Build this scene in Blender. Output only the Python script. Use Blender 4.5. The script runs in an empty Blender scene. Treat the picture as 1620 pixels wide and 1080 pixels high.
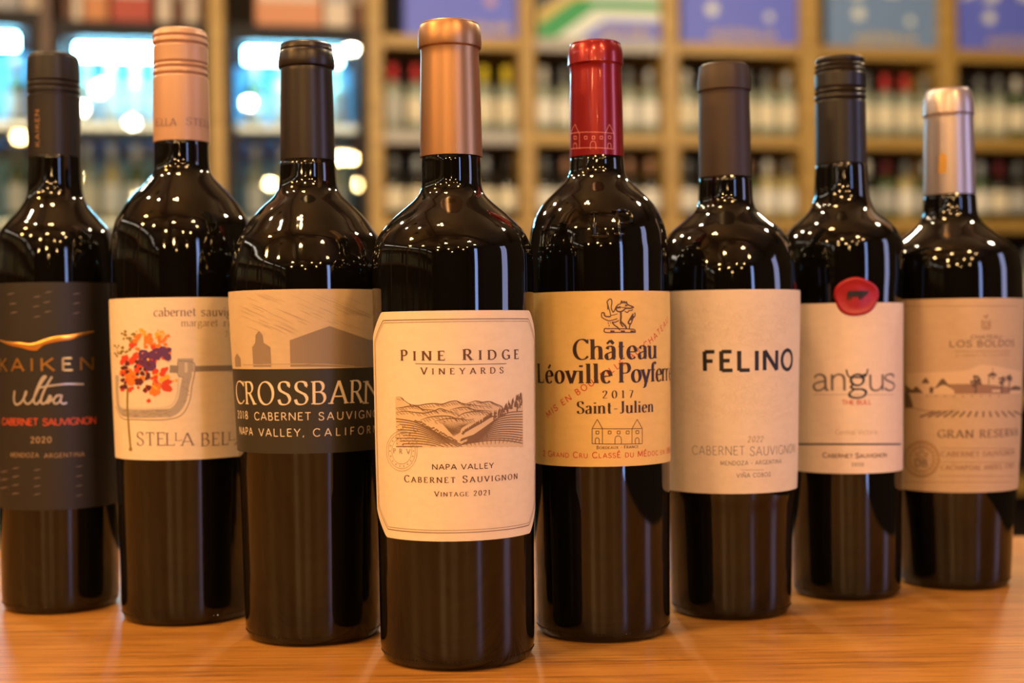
import bpy, bmesh, math, random
from mathutils import Vector, Matrix
random.seed(7)
C = bpy.context.scene.collection
PI = math.pi
# ------------------------------------------------------------------ camera
F, HOR, TH = 2200.0, 532.0, 0.0135        # focal length in px (1620 wide), horizon row, roll
TZ = 1.05                                  # counter top height
CH = 0.163                                 # camera above the counter
CZ = TZ + CH
cd = bpy.data.cameras.new('camera'); cam = bpy.data.objects.new('camera', cd); C.objects.link(cam)
cd.sensor_width = 36; cd.lens = F/1620*36
cam.matrix_world = Matrix.Translation((0, 0, CZ)) @ Matrix.Rotation(PI/2 - 8/F, 4, 'X') @ Matrix.Rotation(-TH, 4, 'Z')
cd.dof.use_dof = True; cd.dof.focus_distance = 0.70; cd.dof.aperture_fstop = 5.2
cd.clip_start = 0.02
S = bpy.context.scene
S.camera = cam
S.view_settings.view_transform = 'Standard'; S.view_settings.look = 'None'
S.view_settings.gamma = 1; S.view_settings.use_curve_mapping = False
S.view_settings.exposure = 0.0
S.cycles.max_bounces = 6; S.cycles.sample_clamp_indirect = 6; S.cycles.caustics_reflective = False
S.cycles.caustics_refractive = False
w = bpy.data.worlds.new('world'); S.world = w; w.use_nodes = True
w.node_tree.nodes['Background'].inputs[0].default_value = (.55, .72, 1, 1)
w.node_tree.nodes['Background'].inputs[1].default_value = 0.5
BULB_W = 10.6
WARM = (1, .60, .24)
def light(kind, name, loc, power, col, size=.03, rot=None, sy=None):
    l = bpy.data.lights.new(name, kind); l.energy = power; l.color = col
    if kind == 'AREA':
        l.size = size
        if sy: l.shape = 'RECTANGLE'; l.size_y = sy
    else: l.shadow_soft_size = size
    o = bpy.data.objects.new(name, l); C.objects.link(o); o.location = loc
    if rot: o.rotation_euler = rot
    return o
# daylight coming in through the shop windows (openings in the right and far walls)
light('AREA', 'window_daylight', (2.75, -3.2, 1.5), 32, (.36, .50, 1), 0.34, (PI/2, 0, .61), 2.3)
light('AREA', 'front_window_daylight', (3.05, .2, 1.7), 17, (.55, .58, 1), 0.55, (PI/2, 0, PI/2), 1.5)

# ------------------------------------------------------------------ helpers
def unroll(px, py): return px - TH*(py-540), py + TH*(px-810)
def ray(px, py):
    x, y = unroll(px, py); return Vector(((x-810)/F, 1.0, -(y-HOR)/F))
def link(name, me, mat=None, parent=None, loc=None):
    o = bpy.data.objects.new(name, me); C.objects.link(o)
    if mat and not me.materials: me.materials.append(mat)
    if parent: o.parent = parent
    if loc: o.location = loc
    return o
def tag(o, label=None, cat=None, group=None, kind=None):
    if label: o['label'] = label
    if cat: o['category'] = cat
    if group: o['group'] = group
    if kind: o['kind'] = kind
    return o
def empty(name, loc, rz=0, **k):
    o = bpy.data.objects.new(name, None); C.objects.link(o); o.location = loc; o.rotation_euler = (0, 0, rz)
    o.empty_display_size = .05
    return tag(o, **k)
def mesh(name, vs, fs, smooth=False):
    me = bpy.data.meshes.new(name); me.from_pydata([tuple(v) for v in vs], [], fs); me.validate()
    if smooth:
        for p in me.polygons: p.use_smooth = True
    return me
class MB:
    """collects boxes into one mesh"""
    def __init__(s): s.v = []; s.f = []
    def box(s, x0, x1, y0, y1, z0, z1, ch=0):
        n = len(s.v)
        if ch == 0:
            s.v += [(x, y, z) for z in (z0, z1) for y in (y0, y1) for x in (x0, x1)]
            s.f += [tuple(n+i for i in q) for q in ((0,2,3,1),(4,5,7,6),(0,1,5,4),(2,6,7,3),(0,4,6,2),(1,3,7,5))]
        else:
            bm = bmesh.new(); bmesh.ops.create_cube(bm, size=1)
            for v in bm.verts:
                v.co = Vector(((x0+x1)/2+v.co.x*(x1-x0), (y0+y1)/2+v.co.y*(y1-y0), (z0+z1)/2+v.co.z*(z1-z0)))
            bmesh.ops.bevel(bm, geom=bm.edges[:], offset=ch, segments=2, affect='EDGES', profile=.5)
            bm.verts.index_update()
            s.v += [tuple(v.co) for v in bm.verts]; s.f += [tuple(n+v.index for v in f.verts) for f in bm.faces]
            bm.free()
        return s
    def lathe(s, prof, n=16, cx=0, cy=0):
        b = len(s.v)
        for (z, r) in prof:
            for k in range(n):
                a = 2*PI*k/n; s.v.append((cx+r*math.cos(a), cy+r*math.sin(a), z))
        for i in range(len(prof)-1):
            for k in range(n):
                k2 = (k+1) % n; s.f.append((b+i*n+k, b+i*n+k2, b+(i+1)*n+k2, b+(i+1)*n+k))
        s.f.append(tuple(b+k for k in reversed(range(n)))); s.f.append(tuple(b+(len(prof)-1)*n+k for k in range(n)))
        return s
    def build(s, name, mat, parent=None, smooth=False, **k):
        o = link(name, mesh(name, s.v, s.f, smooth), mat, parent); return tag(o, **k)
# ------------------------------------------------------------------ materials
def mat(name, col, rough=.5, metal=0, spec=.5, emis=None, est=0, coat=0, bump=None, ior=1.5, var=None, aniso=0):
    m = bpy.data.materials.new(name); m.use_nodes = True; N = m.node_tree.nodes; L = m.node_tree.links
    p = N['Principled BSDF']; p.inputs['Base Color'].default_value = (*col, 1)
    p.inputs['Roughness'].default_value = rough; p.inputs['Metallic'].default_value = metal
    p.inputs['Specular IOR Level'].default_value = spec; p.inputs['IOR'].default_value = ior
    p.inputs['Coat Weight'].default_value = coat
    if emis: p.inputs['Emission Color'].default_value = (*emis, 1); p.inputs['Emission Strength'].default_value = est
    if bump or var:
        tc = N.new('ShaderNodeTexCoord'); mp = N.new('ShaderNodeMapping'); L.new(tc.outputs['Object'], mp.inputs[0])
    if bump:                       # (scale vec, strength, distance)
        mp.inputs['Scale'].default_value = bump[0]
        t = N.new('ShaderNodeTexNoise'); t.inputs['Scale'].default_value = 1; t.inputs['Detail'].default_value = 3
        b = N.new('ShaderNodeBump'); b.inputs['Strength'].default_value = bump[1]; b.inputs['Distance'].default_value = bump[2]
        L.new(mp.outputs[0], t.inputs['Vector']); L.new(t.outputs['Fac'], b.inputs['Height']); L.new(b.outputs[0], p.inputs['Normal'])
    if var:                        # (scale vec, colour a, colour b, lo, hi)
        mp2 = N.new('ShaderNodeMapping'); mp2.inputs['Scale'].default_value = var[0]; L.new(tc.outputs['Object'], mp2.inputs[0])
        t = N.new('ShaderNodeTexNoise'); t.inputs['Scale'].default_value = 1; t.inputs['Detail'].default_value = 5; t.inputs['Roughness'].default_value = .62
        r = N.new('ShaderNodeValToRGB'); r.color_ramp.elements[0].position = var[3]; r.color_ramp.elements[1].position = var[4]
        r.color_ramp.elements[0].color = (*var[1], 1); r.color_ramp.elements[1].color = (*var[2], 1)
        L.new(mp2.outputs[0], t.inputs['Vector']); L.new(t.outputs['Fac'], r.inputs[0]); L.new(r.outputs[0], p.inputs['Base Color'])
    return m
def paper(name, col, col2=None, rough=.55):
    c2 = col2 or tuple(c*.94 for c in col)
    return mat(name, col, rough, bump=((900, 900, 900), .06, .0003), var=((150, 150, 300), c2, col, .35, .65), spec=.35)
GLASS = mat('dark_wine_glass', (.0026, .0022, .0014), .045, ior=1.52, bump=((14, 14, 9), .05, .004))
GLASS_RED = mat('dark_wine_glass_with_relief', (.006, .006, .004), .04, ior=1.52)
M = dict(
 copper=mat('copper_foil', (.43, .23, .115), .38, .85, bump=((200, 200, 30), .08, .0004)),
 redfoil=mat('red_foil', (.26, .008, .010), .27, .45, coat=.25),
 browncap=mat('dark_brown_foil', (.026, .018, .014), .34, .4),
 felcap=mat('matte_brown_foil', (.040, .022, .013), .5, .2),
 blackcap=mat('satin_black_cap', (.016, .012, .011), .36, .3),
 kaicap=mat('satin_charcoal_cap', (.017, .013, .014), .40, .3),
 silver=mat('silver_foil', (.46, .38, .37), .36, .75),
 salmon=mat('salmon_cap', (.50, .30, .20), .4, .2),
 pap=paper('cream_paper', (.80, .66, .50)),
 pyel=paper('yellow_paper', (.78, .53, .18)),
 pfel=paper('ivory_textured_paper', (.76, .63, .49)),
 pang=paper('white_paper', (.82, .66, .54)),
 pbol=paper('tan_paper', (.56, .40, .25)),
 pste=paper('warm_white_paper', (.78, .64, .48)),
 pcro=paper('sepia_sky_paper', (.60, .46, .30)),
 crodark=mat('charcoal_olive_print', (.026, .023, .015), .5),
 kailab=mat('charcoal_label', (.018, .014, .012), .5, .1, bump=((500, 500, 900), .1, .0004)),
 brown=mat('brown_ink', (.10, .040, .022), .6), brown2=mat('engraving_ink', (.20, .11, .055), .6),
 tint=mat('engraving_tint', (.66, .49, .31), .6), tint2=mat('engraving_midtone', (.42, .28, .15), .6),
 black=mat('black_ink', (.010, .007, .006), .5), dkbrown=mat('dark_brown_ink', (.035, .012, .008), .5),
 red=mat('red_ink', (.58, .035, .012), .6), orange=mat('orange_red_foil_ink', (.55, .075, .03), .4),
 gold=mat('gold_foil', (.80, .42, .10), .28, .9), goldink=mat('dull_gold_ink', (.36, .20, .06), .45, .4),
 silvink=mat('silver_ink', (.62, .56, .52), .35, .6), greyink=mat('grey_ink', (.16, .12, .11), .6),
 faint=mat('faint_grey_ink', (.46, .34, .26), .6), faint2=mat('faint_brown_ink', (.36, .24, .14), .6),
 border=mat('border_foil', (.26, .17, .10), .4, .3), cream=mat('cream_ink', (.78, .66, .50), .5),
 emb=mat('embossed_pattern_ink', (.66, .53, .40), .6), pinkink=mat('pink_ink', (.62, .22, .20), .4),
 plumink=mat('plum_grey_ink', (.20, .12, .13), .6),
 barn=mat('grey_brown_wash', (.27, .20, .145), .6), barnlt=mat('pale_brown_wash', (.42, .31, .20), .6), sky2=mat('sky_streak_wash', (.46, .34, .22), .6),
 wax=mat('red_wax', (.36, .005, .010), .42, bump=((300, 300, 300), .2, .001)),
 landdk=mat('landscape_dark_ink', (.13, .075, .045), .6), landmd=mat('landscape_roof_ink', (.30, .17, .10), .6), landlt=mat('landscape_light_ink', (.66, .48, .30), .6),
 clamp=mat('clamp_grey_ink', (.40, .34, .29), .6), clampdk=mat('clamp_dark_ink', (.26, .21, .18), .6), clamplt=mat('clamp_light_ink', (.62, .53, .43), .6),
 fl_r=mat('flower_red', (.62, .05, .02), .6), fl_o=mat('flower_orange', (.75, .20, .02), .6), fl_y=mat('flower_yellow', (.72, .40, .04), .6),
 fl_p=mat('flower_purple', (.11, .025, .13), .6), fl_d=mat('flower_maroon', (.10, .01, .02), .6), fl_s=mat('stem_olive', (.24, .17, .02), .6),
)
WOOD = mat('shelf_wood', (.44, .26, .07), .45, var=((3, 3, 26), (.31, .18, .035), (.50, .32, .08), .3, .7))
DKWOOD = mat('dark_wood', (.10, .05, .03), .5, var=((2, 2, 14), (.06, .03, .02), (.13, .065, .04), .3, .7))

# ------------------------------------------------------------------ counter (oak, grain along X)
def counter_mat():
    m = bpy.data.materials.new('oak_counter'); m.use_nodes = True; N = m.node_tree.nodes; L = m.node_tree.links
    p = N['Principled BSDF']; tc = N.new('ShaderNodeTexCoord')
    def noise(sc, det, ro=.6):
        mp = N.new('ShaderNodeMapping'); mp.inputs['Scale'].default_value = sc; L.new(tc.outputs['Object'], mp.inputs[0])
        t = N.new('ShaderNodeTexNoise'); t.inputs['Scale'].default_value = 1; t.inputs['Detail'].default_value = det; t.inputs['Roughness'].default_value = ro
        t.inputs['Distortion'].default_value = .3
        L.new(mp.outputs[0], t.inputs['Vector']); return t.outputs['Fac']
    a = noise((2.2, 26, 26), 6); b = noise((9, 300, 300), 5, .8)
    r = N.new('ShaderNodeValToRGB'); e = r.color_ramp.elements
    e[0].position = .3; e[0].color = (.34, .14, .024, 1); e[1].position = .72; e[1].color = (.50, .235, .050, 1)
    L.new(a, r.inputs[0])
    r2 = N.new('ShaderNodeValToRGB'); e = r2.color_ramp.elements
    e[0].position = .36; e[0].color = (.38, .29, .21, 1); e[1].position = .52; e[1].color = (1, 1, 1, 1)
    L.new(b, r2.inputs[0])
    mx = N.new('ShaderNodeMix'); mx.data_type = 'RGBA'; mx.blend_type = 'MULTIPLY'; mx.inputs[0].default_value = .95
    L.new(r.outputs[0], mx.inputs[6]); L.new(r2.outputs[0], mx.inputs[7]); L.new(mx.outputs[2], p.inputs['Base Color'])
    bp = N.new('ShaderNodeBump'); bp.inputs['Strength'].default_value = .12; bp.inputs['Distance'].default_value = .001
    L.new(b, bp.inputs['Height']); L.new(bp.outputs[0], p.inputs['Normal'])
    p.inputs['Roughness'].default_value = .36; p.inputs['Specular IOR Level'].default_value = .32
    return m

def seg_arc(cx, cy, r, a0, a1, n=8):
    return [(cx+r*math.cos(math.radians(a0+(a1-a0)*i/n)), cy+r*math.sin(math.radians(a0+(a1-a0)*i/n))) for i in range(n+1)]
def build_counter():
    root = empty('counter', (0, 0, 0), label='long orange oak counter that the front row of bottles stands on', cat='counter')
    x0, x1, y0, y1, R = -1.7, .475, -.15, 1.10, .06
    out = [(x0, y0), (x1-R, y0)] + seg_arc(x1-R, y0+R, R, -90, 0)[1:] + seg_arc(x1-R, y1-R, R, 0, 90) + [(x0, y1)]
    n = len(out); vs = []; 
    for (z, ins) in ((TZ-.04, 0), (TZ-.004, 0), (TZ-.0012, .0012), (TZ, .004)):
        for (x, y) in out: vs.append((x + (-ins if x > 0 else ins), y + (ins if y < .5 else -ins), z))
    fs = [tuple(reversed(range(n))), tuple(3*n+i for i in range(n))]
    for k in range(3):
        for i in range(n): j = (i+1) % n; fs.append((k*n+i, k*n+j, (k+1)*n+j, (k+1)*n+i))
    link('countertop', mesh('countertop', vs, fs), counter_mat(), root)
    MB().box(x0+.04, x1-.08, -.08, 1.04, .08, TZ-.04, .004).build('cabinet_base', DKWOOD, root)
    MB().box(x0+.06, x1-.12, -.03, 1.0, 0, .08).build('plinth', DKWOOD, root)
build_counter()

# ------------------------------------------------------------------ lettering engine: stroke skeletons, ribbons of varying width
def arc(cx, cy, rx, ry, a0, a1, n=None):
    n = n or max(5, int(abs(a1-a0)/14))
    return [(cx+rx*math.cos(math.radians(a0+(a1-a0)*i/n)), cy+ry*math.sin(math.radians(a0+(a1-a0)*i/n))) for i in range(n+1)]
def spl(P, n=6):
    out = []; Q = [P[0]] + list(P) + [P[-1]]
    for i in range(1, len(Q)-2):
        p0, p1, p2, p3 = Q[i-1], Q[i], Q[i+1], Q[i+2]
        for k in range(n):
            t = k/n
            out.append(tuple(.5*((2*b)+(-a+c)*t+(2*a-5*b+4*c-d)*t*t+(-a+3*b-3*c+d)*t**3) for a, b, c, d in zip(p0, p1, p2, p3)))
    out.append(tuple(P[-1])); return out
S_up = spl([(.50,.80),(.44,.95),(.28,1.0),(.12,.95),(.06,.78),(.12,.62),(.28,.52),(.44,.42),(.52,.24),(.44,.06),(.27,0),(.10,.05),(.03,.22)])
G = {
 'A': (.76, [[(.03,0),(.38,1)], [(.38,1),(.73,0)], [(.15,.32),(.61,.32)]]),
 'B': (.60, [[(.08,0),(.08,1)], [(.09,.985),(.26,.985)]+arc(.28,.76,.19,.225,90,-90)+[(.09,.53)], [(.2,.53),(.30,.53)]+arc(.31,.272,.23,.257,90,-90)+[(.09,.015)]]),
 'C': (.76, [arc(.44,.5,.38,.5,42,318,20)]),
 'D': (.76, [[(.08,0),(.08,1)], [(.09,.985),(.30,.985)]+arc(.32,.5,.38,.485,90,-90,14)+[(.09,.015)]]),
 'E': (.56, [[(.08,0),(.08,1)], [(.09,.975),(.50,.975)], [(.09,.52),(.42,.52)], [(.09,.025),(.53,.025)]]),
 'F': (.53, [[(.08,0),(.08,1)], [(.09,.975),(.50,.975)], [(.09,.50),(.42,.50)]]),
 'G': (.80, [arc(.44,.5,.38,.5,42,330,20), [(.76,.06),(.76,.44)], [(.52,.42),(.77,.42)]]),
 'H': (.76, [[(.08,0),(.08,1)], [(.68,0),(.68,1)], [(.09,.52),(.67,.52)]]),
 'I': (.22, [[(.11,0),(.11,1)]]),
 'J': (.40, [[(.27,1),(.27,.2)]+arc(.13,.2,.14,.2,0,-130)]),
 'K': (.68, [[(.08,0),(.08,1)], [(.60,1),(.10,.42)], [(.25,.56),(.65,0)]]),
 'L': (.55, [[(.08,0),(.08,1)], [(.09,.025),(.52,.025)]]),
 'M': (.90, [[(.08,0),(.12,1)], [(.12,1),(.45,.12)], [(.45,.12),(.78,1)], [(.78,1),(.82,0)]]),
 'N': (.78, [[(.08,0),(.08,1)], [(.08,1),(.70,0)], [(.70,0),(.70,1)]]),
 'O': (.86, [arc(.43,.5,.37,.5,90,450,28)]),
 'P': (.57, [[(.08,0),(.08,1)], [(.09,.985),(.28,.985)]+arc(.29,.73,.22,.255,90,-90)+[(.09,.475)]]),
 'R': (.64, [[(.08,0),(.08,1)], [(.09,.985),(.28,.985)]+arc(.29,.74,.21,.245,90,-90)+[(.09,.495)], [(.30,.49),(.60,0)]]),
 'S': (.56, [S_up]),
 'T': (.62, [[(.31,0),(.31,1)], [(.03,.975),(.59,.975)]]),
 'U': (.74, [[(.08,1),(.08,.32)]+arc(.37,.30,.29,.30,180,360,12)+[(.66,1)]]),
 'V': (.72, [[(.02,1),(.36,0)], [(.36,0),(.70,1)]]),
 'W': (1.0, [[(.02,1),(.27,0)], [(.27,0),(.50,.9)], [(.50,.9),(.73,0)], [(.73,0),(.98,1)]]),
 'X': (.68, [[(.04,1),(.64,0)], [(.62,1),(.05,0)]]),
 'Y': (.66, [[(.02,1),(.33,.45)], [(.64,1),(.33,.45)], [(.33,.47),(.33,0)]]),
 'Z': (.62, [[(.06,.975),(.56,.975)], [(.56,.975),(.04,.025)], [(.04,.025),(.58,.025)]]),
 'a': (.50, [spl([(.08,.50),(.14,.61),(.25,.64),(.36,.58),(.40,.44),(.40,.2),(.42,.04),(.49,.02)]), spl([(.40,.38),(.24,.34),(.08,.26),(.05,.12),(.14,.0),(.29,.04),(.40,.16)])]),
 'b': (.55, [[(.08,0),(.08,1)], arc(.29,.32,.21,.32,150,-150,16)]),
 'c': (.48, [arc(.27,.32,.22,.32,45,318,16)]),
 'd': (.56, [[(.47,0),(.47,1)], arc(.26,.32,.21,.32,30,330,16)]),
 'e': (.50, [[(.05,.35),(.45,.35)], arc(.26,.32,.21,.32,5,318,18)]),
 'f': (.34, [spl([(.37,.90),(.29,1.0),(.18,.93),(.15,.76),(.15,.5)])+[(.15,0)], [(.02,.62),(.32,.62)]]),
 'g': (.52, [arc(.24,.42,.17,.22,90,450,18), spl([(.14,.25),(.07,.15),(.16,.06),(.36,.05),(.47,-.05),(.42,-.22),(.24,-.29),(.06,-.24),(.03,-.11),(.14,.03)]), spl([(.37,.58),(.43,.63),(.50,.60)])]),
 'h': (.58, [[(.08,0),(.08,1)], spl([(.08,.42),(.16,.57),(.29,.64),(.42,.58),(.46,.42)])+[(.46,0)]]),
 'i': (.22, [[(.11,0),(.11,.64)], [(.11,.82),(.11,.92)]]),
 'l': (.22, [[(.11,0),(.11,1)]]),
 'm': (.88, [[(.08,0),(.08,.64)], spl([(.08,.42),(.16,.57),(.27,.64),(.38,.58),(.42,.42)])+[(.42,0)], spl([(.42,.42),(.50,.57),(.61,.64),(.72,.58),(.76,.42)])+[(.76,0)]]),
 'n': (.58, [[(.08,0),(.08,.64)], spl([(.08,.42),(.16,.57),(.29,.64),(.42,.58),(.46,.42)])+[(.46,0)]]),
 'o': (.54, [arc(.27,.32,.22,.32,90,450,20)]),
 'p': (.55, [[(.08,-.3),(.08,.64)], arc(.29,.32,.21,.32,150,-150,16)]),
 'r': (.38, [[(.08,0),(.08,.64)], spl([(.08,.40),(.16,.56),(.27,.63),(.36,.60)])]),
 's': (.42, [spl([(.36,.52),(.30,.62),(.19,.64),(.08,.58),(.07,.45),(.20,.35),(.34,.26),(.37,.12),(.28,.01),(.15,0),(.05,.10)])]),
 't': (.36, [spl([(.15,.86),(.15,.5),(.15,.2),(.20,.03),(.33,.04)]), [(.02,.62),(.31,.62)]]),
 'u': (.58, [[(.08,.64),(.08,.2)]+spl([(.08,.2),(.13,.05),(.25,0),(.38,.06),(.46,.22)])[1:], [(.47,.64),(.47,0)]]),
 'v': (.50, [[(.02,.64),(.25,0)], [(.25,0),(.48,.64)]]),
 'y': (.50, [[(.02,.64),(.25,0)], spl([(.48,.64),(.25,0),(.16,-.24),(.04,-.28)])]),
 '0': (.58, [arc(.29,.5,.22,.5,90,450,24)]),
 '1': (.40, [[(.20,0),(.20,1)], [(.20,1),(.08,.86)]]),
 '2': (.52, [spl([(.07,.76),(.13,.94),(.26,1.0),(.40,.92),(.43,.74),(.32,.46),(.05,.03)]), [(.04,.025),(.48,.025)]]),
 '5': (.52, [[(.12,.975),(.44,.975)], [(.12,.975),(.09,.55)], spl([(.09,.55),(.22,.62),(.38,.54),(.45,.33),(.38,.08),(.22,0),(.06,.08)])]),
 '7': (.50, [[(.05,.975),(.46,.975)], [(.46,.975),(.18,0)]]),
 '8': (.54, [arc(.27,.75,.18,.25,90,450,18), arc(.27,.25,.22,.25,90,450,18)]),
 '.': (.22, [[(.11,0),(.11,.10)]]), ',': (.22, [[(.12,.09),(.06,-.14)]]), '-': (.36, [[(.04,.36),(.32,.36)]]), ' ': (.30, []),
}
ACC = {'\u00c9': ('E', [[(.20,1.1),(.38,1.28)]]), '\u00d1': ('N', [spl([(.2,1.14),(.32,1.24),(.46,1.16),(.58,1.26)])]),
       '\u00e9': ('e', [[(.20,.76),(.36,.95)]]), '\u00e2': ('a', [[(.08,.76),(.24,.93)], [(.24,.93),(.40,.76)]])}
for k, (b, ex) in ACC.items(): G[k] = (G[b][0], G[b][1]+ex)
class Style:
    def __init__(s, T=.06, t=.02, serif=.0, st=.03, tilt=20, slant=0, hx=1, small=None):
        s.T, s.t, s.serif, s.st, s.tilt, s.slant, s.hx, s.small = T, t, serif, st, tilt, slant, hx, small
SERIF = Style(.066, .024, .12, .022)
SERIFB = Style(.10, .026, .14, .024, 8); SERIFT = Style(.12, .046, .15, .03, 8)
SERIFS = Style(.105, .050, .13, .035, 8)
SANS = Style(.06, .055); SANSM = Style(.078, .07); SANSB = Style(.105, .095); THIN = Style(.035, .032); SANSX = Style(.088, .075, hx=1.3)
def resample(P, step):
    out = [P[0]]
    for a, b in zip(P, P[1:]):
        d = math.dist(a, b); n = max(1, int(math.ceil(d/step)))
        for k in range(1, n+1): out.append((a[0]+(b[0]-a[0])*k/n, a[1]+(b[1]-a[1])*k/n))
    return out
class Ink:
    """flat artwork in label coordinates (u = arc length in m, v = height in m)"""
    def __init__(s): s.v = []; s.f = []; s.lift = []
    def ribbon(s, P, wf, step=.0012, ridge=0):
        if len(P) < 2: return
        P = resample(P, step); n0 = len(s.v); closed = math.dist(P[0], P[-1]) < 1e-6 and len(P) > 4
        for i, p in enumerate(P):
            a = P[i-1] if i > 0 else (P[-2] if closed else P[0]); b = P[i+1] if i < len(P)-1 else (P[1] if closed else P[-1])
            dx, dy = b[0]-a[0], b[1]-a[1]; l = math.hypot(dx, dy) or 1; dx /= l; dy /= l
            h = wf(dx, dy, i/(len(P)-1)) if callable(wf) else wf
            s.v += [(p[0]-dy*h, p[1]+dx*h), (p[0], p[1]), (p[0]+dy*h, p[1]-dx*h)]; s.lift += [0, ridge, 0]
        for i in range(len(P)-1):
            q = n0+3*i
            s.f += [(q, q+1, q+4, q+3), (q+1, q+2, q+5, q+4)]
    def poly(s, P):
        n = len(s.v); s.v += list(P); s.lift += [0]*len(P)
        area = sum(P[i][0]*P[(i+1) % len(P)][1]-P[(i+1) % len(P)][0]*P[i][1] for i in range(len(P)))
        idx = tuple(range(n, n+len(P))); s.f.append(idx[::-1] if area < 0 else idx)
    def between(s, xs, lo, hi):                    # filled band
        n = len(s.v)
        for x, a, b in zip(xs, lo, hi): s.v += [(x, a), (x, b)]; s.lift += [0, 0]
        for i in range(len(xs)-1): q = n+2*i; s.f.append((q, q+2, q+3, q+1))
    def glyph(s, ch, ox, oy, h, st, ang=0, hs=1):
        wd, strokes = G[ch]; ca, sa = math.cos(ang), math.sin(ang)
        def tr(p):
            x = p[0]*h*hs*st.hx + p[1]*h*st.slant; y = p[1]*h
            return (ox+x*ca-y*sa, oy+x*sa+y*ca)
        tl = math.radians(st.tilt)
        def wf(dx, dy, t):
            a = math.atan2(dy, dx)-ang; k = math.sin(a-tl)**2
            if st.T-st.t < .012: k = 1 if abs(math.sin(a)) > .5 else 0
            return h*(st.t+(st.T-st.t)*k)
        ends = {}
        for P in strokes:
            for e in (P[0], P[-1]): ends[e] = ends.get(e, 0)+1
        for P in strokes:
            s.ribbon([tr(p) for p in P], wf)
            if st.serif:
                for e, nx in ((P[0], P[1]), (P[-1], P[-2])):
                    if ends[e] > 1 and ch not in 'N': continue
                    if ch == 'N' and ends[e] > 1 and e[1] == 0: continue
                    dx, dy = abs(e[0]-nx[0]), abs(e[1]-nx[1])
                    if dy > dx*.6 and any(abs(e[1]-q) < .012 for q in (0, 1, .64, -.3)):
                        if ch in 'aegcos0278t' or (ch == 'f' and e[1] > .5) or (ch == 'J' and e[1] < .5): continue
                        half = st.serif
                        l, r = half, half
                        if ch.islower() and e[1] > .5 and ch not in 'vy': r = 0
                        if ch in 'bd' and e[1] < .1: l = r = 0
                        if ch == 'u' and e[1] < .1: l = 0
                        yy = e[1]-st.st if e[1] > .5 else e[1]+st.st
                        s.ribbon([tr((e[0]-l, yy)), tr((e[0]+r, yy))], h*st.st)
                    elif ch in 'EFLTZ' and dy < .02 and (e[0] > .3 or ch == 'T') and len(P) == 2 and not (.3 < e[1] < .7):
                        up = -1 if e[1] > .5 else 1
                        s.ribbon([tr((e[0], e[1]-up*.02)), tr((e[0]+.01, e[1]+up*.2))], lambda a, b, t: h*st.st*1.3*(1-.5*t))
                    elif ch in 'CGS' and len(P) > 4 and e[0] > .4 and e[1] > .5:
                        s.ribbon([tr((e[0]+.01, e[1]-.06)), tr((e[0]+.01, e[1]+.17))], h*st.st)
    def text(s, txt, u0, u1, v, h, st, v1=None, small=None):
        """text from u0 to u1 (u1 None: natural width); 'small' scales lower-case letters drawn as capitals"""
        items = []
        for ch in txt:
            hh = h
            if small and ch.islower(): ch = ch.upper(); hh = h*small
            items.append((ch, hh, G[ch][0]*hh*st.hx))
        nat = sum(i[2] for i in items); n = max(1, len(items)-1); dv = 0 if v1 is None else v1-v
        L = nat*1.04 if u1 is None else math.hypot(u1-u0, dv)
        tr = (L-nat)/n; hs = 1
        if tr < 0: hs = L/nat; tr = 0
        if len(items) == 1: hs = L/nat; tr = 0
        elif tr > .2*h: hs = min(1.25, 1+(tr-.2*h)*n/nat); tr = (L-nat*hs)/n
        ang = math.atan2(dv, (u1-u0)) if u1 is not None else 0; x = 0
        for ch, hh, wd in items:
            s.glyph(ch, u0+x*math.cos(ang), v+x*math.sin(ang), hh, st, ang, hs); x += wd*hs+tr
        return s

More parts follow.
